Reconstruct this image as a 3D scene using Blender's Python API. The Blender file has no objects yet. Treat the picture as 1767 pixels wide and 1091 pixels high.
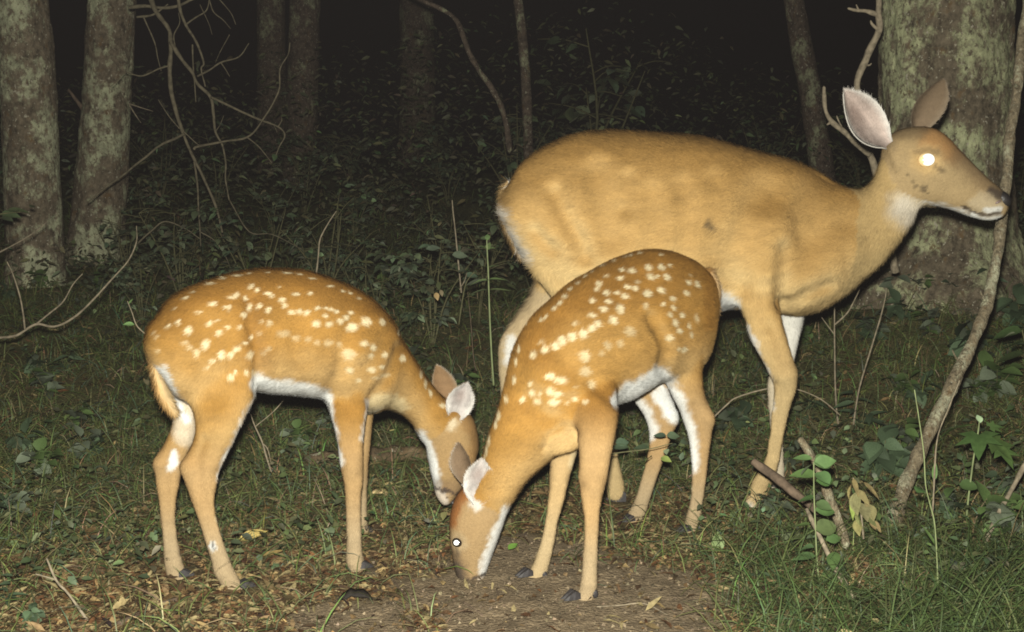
import bpy, math, random
import numpy as np
from mathutils import Vector, Matrix
from mathutils.bvhtree import BVHTree

rng = np.random.default_rng(7)
random.seed(7)
SC = bpy.context.scene
COL = SC.collection

# ------------------------------------------------------------------ camera, night sky, flash, exposure
F_PX, CX, CY, CAM_H, PITCH = 2133.0, 883.5, 545.5, 0.91, math.radians(7.33)
cam_data = bpy.data.cameras.new('trail_camera')
cam_data.sensor_width = 36.0
cam_data.lens = 36.0 * F_PX / 1767.0
cam_data.clip_start = 0.05
cam_data.clip_end = 400.0
cam = bpy.data.objects.new('trail_camera', cam_data)
cam.location = (0, 0, CAM_H)
cam.rotation_euler = (math.pi / 2 - PITCH, 0, 0)
COL.objects.link(cam)
SC.camera = cam

world = bpy.data.worlds.new('World')
SC.world = world
world.use_nodes = True
bgn = world.node_tree.nodes['Background']
bgn.inputs['Color'].default_value = (1.0, 0.80, 0.86, 1)
bgn.inputs['Strength'].default_value = 0.0012

fl = bpy.data.lights.new('camera_flash', 'AREA')          # the trail camera's own flash, just above its lens
fl.shape = 'DISK'
fl.size = 0.05
fl.energy = 215.0
fl.color = (1.0, 0.98, 0.86)
flash = bpy.data.objects.new('camera_flash', fl)
flash.location = (-0.015, 0.02, CAM_H + 0.080)
flash.rotation_euler = (math.pi / 2 - PITCH + math.radians(1.5), 0, 0)
COL.objects.link(flash)

SC.view_settings.view_transform = 'Standard'
SC.view_settings.look = 'None'
SC.view_settings.exposure = 0.0
SC.view_settings.gamma = 1.0
SC.view_settings.use_curve_mapping = False
SC.cycles.use_denoising = True
SC.cycles.filter_width = 1.8
SC.cycles.max_bounces = 6
SC.cycles.diffuse_bounces = 2
SC.cycles.glossy_bounces = 2
SC.cycles.transmission_bounces = 2
SC.cycles.sample_clamp_indirect = 4.0

# ------------------------------------------------------------------ small helpers
Fv = np.array([0, math.cos(PITCH), -math.sin(PITCH)])
Uv = np.array([0, math.sin(PITCH), math.cos(PITCH)])
Rv = np.array([1.0, 0, 0])
Cv = np.array([0, 0, CAM_H])


def at(px, py, Y):
    """World point seen at photo position (px, py) at forward distance Y."""
    d = Fv + (px - CX) / F_PX * Rv + (CY - py) / F_PX * Uv
    return Cv + d * (Y / d[1])


def proj(P):
    q = np.asarray(P) - Cv
    t = q @ Fv
    return np.stack([CX + F_PX * (q @ Rv) / t, CY - F_PX * (q @ Uv) / t], -1)


def smooth01(x):
    x = np.clip(x, 0, 1)
    return x * x * (3 - 2 * x)


def _hash(ix, iy, iz, seed):
    with np.errstate(over='ignore'):
        h = (ix.astype(np.uint32) * np.uint32(374761393) + iy.astype(np.uint32) * np.uint32(668265263)
             + iz.astype(np.uint32) * np.uint32(2147483647) + np.uint32(seed * 974711 + 13))
        h = (h ^ (h >> np.uint32(13))) * np.uint32(1274126177)
        h = h ^ (h >> np.uint32(16))
        h = h * np.uint32(2246822519)
        h = h ^ (h >> np.uint32(15))
    return h.astype(np.float64) / 4294967295.0


def vnoise(P, seed=0):
    P = np.asarray(P, float)
    i = np.floor(P).astype(np.int64)
    f = P - i
    f = f * f * (3 - 2 * f)
    out = 0
    for dx in (0, 1):
        for dy in (0, 1):
            for dz in (0, 1):
                w = (f[:, 0] if dx else 1 - f[:, 0]) * (f[:, 1] if dy else 1 - f[:, 1]) * (f[:, 2] if dz else 1 - f[:, 2])
                out = out + w * _hash(i[:, 0] + dx, i[:, 1] + dy, i[:, 2] + dz, seed)
    return out * 2 - 1


def fbm(P, octaves=4, seed=0):
    a, s, out = 1.0, 1.0, 0
    for k in range(octaves):
        out = out + a * vnoise(np.asarray(P) * s, seed + k)
        a *= 0.5
        s *= 2.03
    return out


def mesh_np(name, V, F, mat=None, smooth=True, color=None, colname='Col'):
    """Mesh from numpy arrays; F is a list of arrays (n,3)/(n,4) or one array."""
    me = bpy.data.meshes.new(name)
    V = np.asarray(V, np.float32)
    Fs = F if isinstance(F, (list, tuple)) else [F]
    Fs = [np.asarray(f, np.int32) for f in Fs if len(f)]
    nl = sum(f.size for f in Fs)
    npol = sum(len(f) for f in Fs)
    me.vertices.add(len(V))
    me.vertices.foreach_set('co', V.ravel())
    me.loops.add(nl)
    me.polygons.add(npol)
    me.loops.foreach_set('vertex_index', np.concatenate([f.ravel() for f in Fs]))
    tot = np.concatenate([np.full(len(f), f.shape[1], np.int32) for f in Fs])
    st = np.concatenate([[0], np.cumsum(tot)[:-1]]).astype(np.int32)
    me.polygons.foreach_set('loop_start', st)
    me.polygons.foreach_set('use_smooth', np.full(npol, bool(smooth)))
    me.update(calc_edges=True)
    me.validate()
    if color is not None:
        a = me.color_attributes.new(colname, 'FLOAT_COLOR', 'POINT')
        c = np.ones((len(V), 4), np.float32)
        c[:, :3] = color
        a.data.foreach_set('color', c.ravel())
    if mat is not None:
        me.materials.append(mat)
    return me


ROOTLOC = {}


def link(o, parent=None, label=None, cat=None, group=None, kind=None):
    COL.objects.link(o)
    if parent is not None:
        o.parent = parent
    for k, v in (('label', label), ('category', cat), ('group', group), ('kind', kind)):
        if v:
            o[k] = v
    return o


def thing(name, loc, label, cat, group=None):
    o = bpy.data.objects.new(name, None)
    o.empty_display_size = 0.05
    o.location = tuple(float(v) for v in loc)
    link(o, None, label, cat, group)
    ROOTLOC[o.name] = np.array([float(v) for v in loc])
    return o


def part(name, V, F, mat, parent, smooth=True, color=None, kind=None, label=None):
    """A mesh child; V in world coordinates (parents are unrotated)."""
    r = parent
    while r.parent is not None:
        r = r.parent
    o = bpy.data.objects.new(name, mesh_np(name, np.asarray(V) - ROOTLOC[r.name], F, mat, smooth, color))
    return link(o, parent, label, None, None, kind)


def solo(name, V, F, mat, label, cat, group=None, kind=None, smooth=True, color=None):
    """A top-level thing that is one mesh, its origin at its lowest middle."""
    V = np.asarray(V, float)
    if kind is None:
        c = np.array([V[:, 0].mean(), V[:, 1].mean(), V[:, 2].min()])
    else:
        c = np.zeros(3)
    o = bpy.data.objects.new(name, mesh_np(name, V - c, F, mat, smooth, color))
    o.location = tuple(c)
    return link(o, None, label, cat, group, kind)


# ------------------------------------------------------------------ materials
def mat_base(name, rough=0.85, spec=0.3):
    m = bpy.data.materials.new(name)
    m.use_nodes = True
    b = m.node_tree.nodes['Principled BSDF']
    b.inputs['Roughness'].default_value = rough
    b.inputs['Specular IOR Level'].default_value = spec
    return m, m.node_tree.nodes, m.node_tree.links, b


def mat_attr(name, rough=0.85, spec=0.3, noise=None, sheen=0.0, translucent=0.0, bump=None):
    """Colour from the mesh's own colour attribute, broken up by fine noise."""
    m, n, l, b = mat_base(name, rough, spec)
    a = n.new('ShaderNodeVertexColor')
    a.layer_name = 'Col'
    src = a.outputs['Color']
    tc = n.new('ShaderNodeTexCoord')
    if noise:
        t = n.new('ShaderNodeTexNoise')
        t.inputs['Scale'].default_value = noise[0]
        t.inputs['Detail'].default_value = 4
        l.new(tc.outputs['Object'], t.inputs['Vector'])
        mr = n.new('ShaderNodeMapRange')
        mr.inputs['From Min'].default_value = 0.25
        mr.inputs['From Max'].default_value = 0.75
        mr.inputs['To Min'].default_value = 1 - noise[1]
        mr.inputs['To Max'].default_value = 1 + noise[1]
        l.new(t.outputs['Fac'], mr.inputs['Value'])
        mx = n.new('ShaderNodeVectorMath')
        mx.operation = 'SCALE'
        l.new(src, mx.inputs[0])
        l.new(mr.outputs['Result'], mx.inputs['Scale'])
        src = mx.outputs['Vector']
    l.new(src, b.inputs['Base Color'])
    if sheen:
        b.inputs['Sheen Weight'].default_value = sheen
    if bump:
        t2 = n.new('ShaderNodeTexNoise')
        t2.inputs['Scale'].default_value = bump[0]
        t2.inputs['Detail'].default_value = 5
        l.new(tc.outputs['Object'], t2.inputs['Vector'])
        bp = n.new('ShaderNodeBump')
        bp.inputs['Strength'].default_value = bump[1]
        bp.inputs['Distance'].default_value = 0.01
        l.new(t2.outputs['Fac'], bp.inputs['Height'])
        l.new(bp.outputs['Normal'], b.inputs['Normal'])
    return m


def mat_plain(name, col, rough=0.6, spec=0.4, noise=(60, 0.25), bump=None):
    m, n, l, b = mat_base(name, rough, spec)
    tc = n.new('ShaderNodeTexCoord')
    t = n.new('ShaderNodeTexNoise')
    t.inputs['Scale'].default_value = noise[0]
    t.inputs['Detail'].default_value = 5
    l.new(tc.outputs['Object'], t.inputs['Vector'])
    cr = n.new('ShaderNodeValToRGB')
    cr.color_ramp.elements[0].position = 0.3
    cr.color_ramp.elements[1].position = 0.7
    c = np.array(col)
    cr.color_ramp.elements[0].color = (*(c * (1 - noise[1])), 1)
    cr.color_ramp.elements[1].color = (*(c * (1 + noise[1])), 1)
    l.new(t.outputs['Fac'], cr.inputs['Fac'])
    l.new(cr.outputs['Color'], b.inputs['Base Color'])
    if bump:
        bp = n.new('ShaderNodeBump')
        bp.inputs['Strength'].default_value = bump
        bp.inputs['Distance'].default_value = 0.004
        l.new(t.outputs['Fac'], bp.inputs['Height'])
        l.new(bp.outputs['Normal'], b.inputs['Normal'])
    return m


M_SKIN = mat_attr('deer_hide', 0.9, 0.1, noise=(160, 0.12), bump=(350, 0.35))
M_FUR = mat_attr('deer_fur', 0.75, 0.15)
M_EAR = mat_attr('deer_ear', 0.8, 0.15, noise=(120, 0.12))
M_EYESHINE = mat_plain('eyeshine', (0.92, 0.92, 0.90), 0.3, 0.5, noise=(5, 0.02))  # white colour stands in for the flash's return from the eye
M_EYEDARK = mat_plain('dark_eye', (0.015, 0.011, 0.009), 0.08, 0.6, noise=(90, 0.2))
M_HOOF = mat_plain('hoof_horn', (0.028, 0.025, 0.026), 0.6, 0.3, noise=(140, 0.3), bump=0.3)
M_NOSE = mat_plain('wet_nose', (0.022, 0.019, 0.019), 0.4, 0.5, noise=(300, 0.3), bump=0.4)


# ------------------------------------------------------------------ lofted body tubes
def catmull(A, n):
    """Points A (k, d) -> smooth curve with n steps per span."""
    A = np.asarray(A, float)
    k = len(A)
    P = np.vstack([2 * A[0] - A[1], A, 2 * A[-1] - A[-2]])
    out = []
    for i in range(k - 1):
        p0, p1, p2, p3 = P[i], P[i + 1], P[i + 2], P[i + 3]
        for j in range(n):
            t = j / n
            out.append(0.5 * (2 * p1 + (p2 - p0) * t + (2 * p0 - 5 * p1 + 4 * p2 - p3) * t * t + (3 * p1 - p0 - 3 * p2 + p3) * t ** 3))
    out.append(A[-1])
    return np.array(out)


def ring_arrays(rings, n=5):
    """rings: (ax, ay, bx, by, Y, w) or with a second depth for the b edge."""
    rows = []
    for r in rings:
        ax, ay, bx, by, Y, w = r[:6]
        Yb = r[6] if len(r) > 6 else Y
        a, b = at(ax, ay, Y), at(bx, by, Yb)
        rows.append(np.concatenate([(a + b) / 2, (a - b) / 2, [w]]))
    R = catmull(rows, n)
    C, E1, W = R[:, :3], R[:, 3:6], np.maximum(R[:, 6], 0.004)
    T = np.gradient(C, axis=0)
    T /= np.linalg.norm(T, axis=1, keepdims=True)
    N = np.cross(T, E1)
    N /= np.linalg.norm(N, axis=1, keepdims=True)
    return C, E1, N * W[:, None], T


def loft(rings, n=5, seg=28, k=2.15, egg=0.0, cap=(0.7, 0.7)):
    C, E1, E2, T = ring_arrays(rings, n)
    r0 = min(np.linalg.norm(E1[0]), np.linalg.norm(E2[0]))
    r1 = min(np.linalg.norm(E1[-1]), np.linalg.norm(E2[-1]))
    Cs, A, B = [], [], []
    for a in (88, 60, 30):
        s, c = math.sin(math.radians(a)), math.cos(math.radians(a))
        Cs.append(C[0] - T[0] * r0 * cap[0] * s); A.append(E1[0] * c); B.append(E2[0] * c)
    Cs += list(C); A += list(E1); B += list(E2)
    for a in (30, 60, 88):
        s, c = math.sin(math.radians(a)), math.cos(math.radians(a))
        Cs.append(C[-1] + T[-1] * r1 * cap[1] * s); A.append(E1[-1] * c); B.append(E2[-1] * c)
    Cs, A, B = map(np.array, (Cs, A, B))
    th = np.linspace(0, 2 * np.pi, seg, endpoint=False)
    ct, st = np.cos(th), np.sin(th)
    cc = np.sign(ct) * np.abs(ct) ** (2 / k)
    ss = np.sign(st) * np.abs(st) ** (2 / k) * (1 - egg * ct)
    V = Cs[:, None, :] + A[:, None, :] * cc[None, :, None] + B[:, None, :] * ss[None, :, None]
    m = len(Cs)
    i = np.arange(m - 1)[:, None] * seg
    j = np.arange(seg)[None, :]
    j2 = (j + 1) % seg
    Q = np.stack([i + j, i + j2, i + seg + j2, i + seg + j], -1).reshape(-1, 4)
    V = V.reshape(-1, 3)
    nv = len(V)
    V = np.vstack([V, V[:seg].mean(0), V[-seg:].mean(0)])
    jj = np.arange(seg)
    t0 = np.stack([np.full(seg, nv), (jj + 1) % seg, jj], -1)
    o = nv - seg
    t1 = np.stack([np.full(seg, nv + 1), o + jj, o + (jj + 1) % seg], -1)
    rad = np.maximum(np.linalg.norm(E1, axis=1), np.linalg.norm(E2, axis=1))
    return V, Q, np.vstack([t0, t1]), (C, T, rad, E1, E2)


def vertex_smooth(V, E, factor, iters):
    n = len(V)
    deg = np.bincount(E.ravel(), minlength=n).astype(float)[:, None]
    for _ in range(iters):
        S = np.zeros_like(V)
        for c in range(V.shape[1]):
            S[:, c] = np.bincount(E[:, 0], V[E[:, 1], c], n) + np.bincount(E[:, 1], V[E[:, 0], c], n)
        V = V + factor * (S / np.maximum(deg, 1) - V)
    return V


def seg_dist(P, line):
    """Distance of 2D or 3D points to a polyline."""
    line = np.asarray(line, float)
    best = np.full(len(P), 1e9)
    if len(line) == 1:
        return np.linalg.norm(P - line[0], axis=1)
    for a, b in zip(line[:-1], line[1:]):
        d = b - a
        t = np.clip(((P - a) @ d) / max(d @ d, 1e-12), 0, 1)
        best = np.minimum(best, np.linalg.norm(P - (a + t[:, None] * d), axis=1))
    return best


def stroke(pix, line, r, soft):
    return 1 - smooth01((seg_dist(pix, line) - r * 0.9) / max(soft * 1.4, 1e-6))


def lerp(c, col, w):
    return c + (np.asarray(col) - c) * np.asarray(w)[:, None]


def tri_arrays(me):
    me.calc_loop_triangles()
    t = np.empty(len(me.loop_triangles) * 3, np.int32)
    me.loop_triangles.foreach_get('vertices', t)
    return t.reshape(-1, 3)


COAT = 0.76


class Fur:
    """Collects short tapered hairs for one animal."""
    def __init__(self):
        self.V, self.C, self.N = [], [], []

    def grow(self, V, N, T, col, flow, length, count, width=0.0012, lift=0.28, jit=0.25):
        a, b, c = V[T[:, 0]], V[T[:, 1]], V[T[:, 2]]
        area = np.linalg.norm(np.cross(b - a, c - a), axis=1)
        # longer-haired areas need fewer hairs
        pick = rng.choice(len(T), count, p=area / area.sum())
        u, v = rng.random(count), rng.random(count)
        f = u + v > 1
        u[f], v[f] = 1 - u[f], 1 - v[f]
        w = np.stack([1 - u - v, u, v], -1)
        idx = T[pick]
        mix = lambda X: (X[idx] * (w[..., None] if X.ndim == 2 else w)).sum(1)
        p, n, d, L, cc = mix(V), mix(N), mix(flow), mix(length), mix(col)
        n /= np.linalg.norm(n, axis=1, keepdims=True) + 1e-9
        clump = np.stack([vnoise(p * 55, 63 + q) for q in range(3)], -1)
        d = d + rng.normal(0, jit, d.shape) + clump * 0.35
        d -= n * (d * n).sum(1, keepdims=True)
        d /= np.linalg.norm(d, axis=1, keepdims=True) + 1e-9
        s = np.cross(n, d)
        lf = np.clip(rng.normal(lift, 0.10, count), 0.05, 0.9)[:, None]
        L = (L * rng.uniform(0.65, 1.25, count))[:, None]
        tip = p + L * (d * np.cos(lf) + n * np.sin(lf))
        fn_ = n * 0.88 - d * 0.16 + s * rng.normal(0, 0.20, (count, 1)) + d * rng.normal(0, 0.12, (count, 1))
        self.N.append(np.repeat(fn_, 3, 0))
        s = s + n * rng.normal(0, 0.25, (count, 1))
        hw = width * rng.uniform(0.6, 1.2, (count, 1)) * 0.5
        p = p - n * 0.0008
        self.V.append(np.stack([p + s * hw, p - s * hw, tip], 1).reshape(-1, 3))
        g = rng.normal(1.0, 0.12, (count, 1)) + 0.16 * fbm(p * np.array([26, 26, 95.0]), 3, 61)[:, None]
        cc = np.clip(cc * g, 0, 0.9)
        self.C.append(np.stack([cc * 0.94, cc * 0.94, np.clip(cc * 1.08, 0, 0.92)], 1).reshape(-1, 3))

    def build(self, parent):
        V = np.concatenate(self.V)
        C = np.concatenate(self.C)
        F = np.arange(len(V)).reshape(-1, 3)
        o = part('fur_coat', V, F, M_FUR, parent, True, C, kind='stuff')
        N = np.concatenate(self.N)
        N /= np.linalg.norm(N, axis=1, keepdims=True)
        o.data.normals_split_custom_set_from_vertices(N.astype(np.float32))
        return o


def voxel_union(name, tubes, voxel):
    """All tubes -> one continuous surface."""
    Vs, Qs, Ts, info, off = [], [], [], {}, 0
    for tn, spec in tubes.items():
        V, Q, T, inf = loft(spec['rings'], k=spec.get('k', 2.15), egg=spec.get('egg', 0.0), cap=spec.get('cap', (0.7, 0.7)))
        Vs.append(V); Qs.append(Q + off); Ts.append(T + off); off += len(V)
        info[tn] = inf
    me = mesh_np('tmp', np.concatenate(Vs), [np.concatenate(Qs), np.concatenate(Ts)])
    o = bpy.data.objects.new('tmp', me)
    COL.objects.link(o)
    md = o.modifiers.new('r', 'REMESH')
    md.mode = 'VOXEL'
    md.voxel_size = voxel
    md.adaptivity = 0
    dg = bpy.context.evaluated_depsgraph_get()
    ev = o.evaluated_get(dg)
    m2 = bpy.data.meshes.new_from_object(ev, depsgraph=dg)
    bpy.data.objects.remove(o)
    bpy.data.meshes.remove(me)
    n = len(m2.vertices)
    V = np.empty(n * 3, np.float32); m2.vertices.foreach_get('co', V)
    V = V.reshape(-1, 3).astype(float)
    E = np.empty(len(m2.edges) * 2, np.int32); m2.edges.foreach_get('vertices', E)
    E = E.reshape(-1, 2)
    L = np.empty(len(m2.loops), np.int32); m2.loops.foreach_get('vertex_index', L)
    tot = np.empty(len(m2.polygons), np.int32); m2.polygons.foreach_get('loop_total', tot)
    st = np.empty(len(m2.polygons), np.int32); m2.polygons.foreach_get('loop_start', st)
    quads = np.stack([L[st[tot == 4] + i] for i in range(4)], -1)
    tris = np.stack([L[st[tot == 3] + i] for i in range(3)], -1) if (tot == 3).any() else np.zeros((0, 3), np.int32)
    bpy.data.meshes.remove(m2)
    # drop any loose inner shells: keep the largest connected piece
    lab = np.arange(n)
    for _ in range(400):
        m = np.minimum(lab[E[:, 0]], lab[E[:, 1]])
        new = lab.copy()
        np.minimum.at(new, E[:, 0], m)
        np.minimum.at(new, E[:, 1], m)
        new = new[new]
        if (new == lab).all():
            break
        lab = new
    big = np.bincount(lab).argmax()
    keep = lab == big
    mp = np.cumsum(keep) - 1
    V = V[keep]
    E = mp[E[keep[E[:, 0]]]]
    quads = mp[quads[keep[quads[:, 0]]]]
    if len(tris):
        tris = mp[tris[keep[tris[:, 0]]]]
    return V, E, quads, tris, info


def normals_of(V, Q, T):
    N = np.zeros_like(V)
    fn = np.cross(V[Q[:, 2]] - V[Q[:, 0]], V[Q[:, 3]] - V[Q[:, 1]])
    for i in range(4):
        for c in range(3):
            N[:, c] += np.bincount(Q[:, i], fn[:, c], len(V))
    if len(T):
        fn = np.cross(V[T[:, 1]] - V[T[:, 0]], V[T[:, 2]] - V[T[:, 0]])
        for i in range(3):
            for c in range(3):
                N[:, c] += np.bincount(T[:, i], fn[:, c], len(V))
    return N / (np.linalg.norm(N, axis=1, keepdims=True) + 1e-12)


def assign_tubes(V, info, flip):
    names = list(info)
    best = np.full(len(V), 1e9)
    tid = np.zeros(len(V), int)
    flow = np.zeros_like(V)
    for k, tn in enumerate(names):
        C, T, rad, E1, E2 = info[tn]
        l1, l2 = np.linalg.norm(E1, axis=1), np.linalg.norm(E2, axis=1)
        sgn = -1.0 if tn in flip else 1.0
        for i in range(0, len(C)):
            q = V - C[i]
            d = np.sqrt((q @ E1[i] / l1[i] ** 2) ** 2 + (q @ E2[i] / l2[i] ** 2) ** 2 + (q @ T[i] / max(l1[i], l2[i]) * 2.0) ** 2)
            m = d < best
            best[m] = d[m]
            tid[m] = k
            flow[m] = T[i] * sgn
    return names, tid, flow


def blob(c, r, axes=None, nu=16, nv=10):
    """Ellipsoid; r = three radii, axes = 3x3 rows."""
    axes = np.eye(3) if axes is None else np.asarray(axes)
    u = np.linspace(0, 2 * np.pi, nu, endpoint=False)
    v = np.linspace(0.02, np.pi - 0.02, nv)
    S = np.stack([np.outer(np.sin(v), np.cos(u)), np.outer(np.sin(v), np.sin(u)), np.outer(np.cos(v), np.ones(nu))], -1).reshape(-1, 3)
    V = np.asarray(c) + (S * np.asarray(r)) @ axes
    i = np.arange(nv - 1)[:, None] * nu
    j = np.arange(nu)[None, :]
    Q = np.stack([i + j, i + (j + 1) % nu, i + nu + (j + 1) % nu, i + nu + j], -1).reshape(-1, 4)
    top = np.arange(nu)[None, ::-1]
    return V, Q


def unit(v):
    v = np.asarray(v, float)
    return v / (np.linalg.norm(v) + 1e-12)


def ear_mesh(base, tip, width, facing, cup=0.45, bend=0.0, point=0.75, nu=18, nv=13, thick=0.003, skew=0.0):
    """Leaf-shaped cupped ear: returns V, quads, inner mask, normals, flow."""
    ax = np.asarray(tip) - np.asarray(base)
    L = np.linalg.norm(ax)
    ax /= L
    fc = unit(facing - ax * (np.asarray(facing) @ ax))
    sd = np.cross(ax, fc)
    u = np.linspace(0, 1, nu)
    prof = np.sin(np.pi * np.clip(u, 0, 1) ** point) ** (0.70 + 0.22 * u ** 2)
    prof = np.maximum(prof, 0.30 * (1 - u) ** 1.5)
    v = np.linspace(-1, 1, nv)
    P = np.zeros((nu, nv, 3))
    for i in range(nu):
        w = prof[i] * width
        roll = 1.0 + 1.2 * (1 - u[i]) ** 3
        off = -cup * w * np.cos(v * np.pi / 2 * 0.95) * roll
        P[i] = (np.asarray(base) + ax * L * u[i] + sd[None] * ((v * w / (1 + 0.25 * (roll - 1)))[:, None] + skew * width * math.sin(math.pi * u[i]))
                + fc[None] * (off[:, None] + bend * L * u[i] ** 2))
    inner = P.reshape(-1, 3)
    gu = np.gradient(P, axis=0)
    gv = np.gradient(P, axis=1)
    N = np.cross(gu, gv).reshape(-1, 3)
    N /= np.linalg.norm(N, axis=1, keepdims=True) + 1e-9
    if (N @ fc).mean() < 0:
        N = -N
    outer = inner - N * thick
    n = nu * nv
    V = np.vstack([inner, outer])
    i = np.arange(nu - 1)[:, None] * nv
    j = np.arange(nv - 1)[None, :]
    Q = np.stack([i + j, i + j + 1, i + nv + j + 1, i + nv + j], -1).reshape(-1, 4)
    Qo = Q[:, ::-1] + n
    rim = [k for k in range(nv)] + [r * nv + nv - 1 for r in range(1, nu)] + [(nu - 1) * nv + k for k in range(nv - 2, -1, -1)] + [r * nv for r in range(nu - 2, 0, -1)]
    rim = np.array(rim)
    r2 = np.roll(rim, -1)
    R = np.stack([rim, r2, r2 + n, rim + n], -1)
    uu = np.repeat(u, nv)
    vv = np.tile(v, nu)
    return V, np.vstack([Q, Qo, R]), Q, np.vstack([N, -N]), ax, sd, fc, uu, vv, n


def add_ear(root, fur, base, tip, width, facing, inner_col, outer_col, rim_col, name='ear', count=5000, **kw):
    V, Qall, Qin, N, ax, sd, fc, uu, vv, n = ear_mesh(base, tip, width, facing, **kw)
    edge = smooth01((np.abs(vv) - 0.72) / 0.28) * 0.9
    edge = np.maximum(edge, smooth01((uu - 0.93) / 0.07) * 0.8)
    mott = 0.5 + 0.5 * fbm(np.stack([uu * 5, vv * 3, uu * 0], -1), 3, 5)
    inner_col, outer_col, rim_col = [np.asarray(q) * 0.80 for q in (inner_col, outer_col, rim_col)]
    ci = np.asarray(inner_col)[None] * (0.70 + 0.5 * mott)[:, None]
    ci = lerp(ci, np.array([0.17, 0.11, 0.09]), np.exp(-((uu - 0.62) / 0.22) ** 2 - ((vv + 0.15) / 0.45) ** 2) * 0.55)  # shading inside the ear painted in as a dark brown patch
    ci = lerp(ci, np.asarray(inner_col) * 0.55, smooth01((0.35 - uu) / 0.3) * smooth01(1 - np.abs(vv) * 1.4) * 0.8)
    ci = lerp(ci, rim_col, edge)
    co = np.repeat(np.asarray(outer_col)[None], n, 0)
    co = lerp(co, np.asarray(rim_col) * 0.8, edge * 0.7)
    col = np.clip(np.vstack([ci, co]), 0.01, 0.9)
    e = part(name, V, Qall, M_EAR, root, True, col)
    T1 = np.vstack([Qin[:, [0, 1, 2]], Qin[:, [0, 2, 3]]])
    T2 = T1 + n
    flow = np.repeat((ax * 1.0)[None], 2 * n, 0)
    flow[:n] += (sd[None] * vv[:, None]) * 0.25
    ln = np.full(2 * n, 0.010)
    ln[:n] = 0.010 + 0.002 * np.abs(vv)
    fur.grow(V, N, T1, col, flow, ln, count, 0.0009, 0.22, 0.35)
    fur.grow(V, N, T2, col, flow, ln * 0.7, count, 0.0009, 0.18, 0.25)
    return e


HOOVES = []


def clear_of_hooves(P, r=0.045):
    """True where a point is not right under or in front of a trodden hoof."""
    ok = np.ones(len(P), bool)
    for h in HOOVES:
        ok &= ((P[:, 0] - h[0]) / r) ** 2 + ((P[:, 1] - h[1] + 0.02) / (r * 1.5)) ** 2 > 1
    return ok


def add_hoof(root, px_tip, px_heel, py, Y, h=0.028, wid=0.026, heading=None):
    """Two-toed hoof resting on the ground, toe at px_tip."""
    a = at(px_tip, py, Y); b = at(px_heel, py, Y)
    d = np.array([a[0] - b[0], (heading or 0.0), 0.0])
    L = max(np.linalg.norm(d), 0.03)
    d = unit(d)
    s = np.cross([0, 0, 1.0], d)
    base = np.array([b[0], b[1], 0.0])
    HOOVES.append(base + d * L * 0.5)
    Vs, Fs, off = [], [], 0
    for sg in (-1, 1):
        prof = [(-0.05, 0.0, 0.5), (0.35, 0.0, 0.55), (0.8, 0.0, 0.36), (1.08, 0.001, 0.10)]
        top = [(-0.05, 0.8, 0.42), (0.3, 1.15, 0.46), (0.62, 0.72, 0.30), (1.0, 0.14, 0.08)]
        rows = []
        for (t, z, w), (t2, z2, w2) in zip(prof, top):
            c0 = base + d * L * t + s * sg * wid * 0.27
            c1 = base + d * L * t2 + s * sg * wid * 0.25 + np.array([0, 0, z2 * h])
            rows.append([c0 - s * w * wid * 0.5, c0 + s * w * wid * 0.5, c1 + s * w2 * wid * 0.5, c1 - s * w2 * wid * 0.5])
        V = np.array(rows).reshape(-1, 3) + [0, 0, 0.003]
        for i in range(3):
            for j in range(4):
                Fs.append([off + i * 4 + j, off + i * 4 + (j + 1) % 4, off + i * 4 + 4 + (j + 1) % 4, off + i * 4 + 4 + j])
        Fs.append([off, off + 3, off + 2, off + 1])
        Fs.append([off + 12, off + 13, off + 14, off + 15])
        Vs.append(V); off += 16
    hf = part('hoof', np.vstack(Vs), np.array(Fs), M_HOOF, root, False)
    return hf


def add_dewclaws(root, px, py, Y, dirx=-1, r=0.008):
    for k, dy in enumerate((-0.009, 0.009)):
        c = at(px, py, Y + dy)
        V, Q = blob(c, (r, r * 0.7, r * 1.35), np.array([[1, 0, 0.3 * dirx], [0, 1, 0], [-0.3 * dirx, 0, 1]]), 8, 6)
        part('dewclaw', V, Q, M_HOOF, root)


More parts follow.
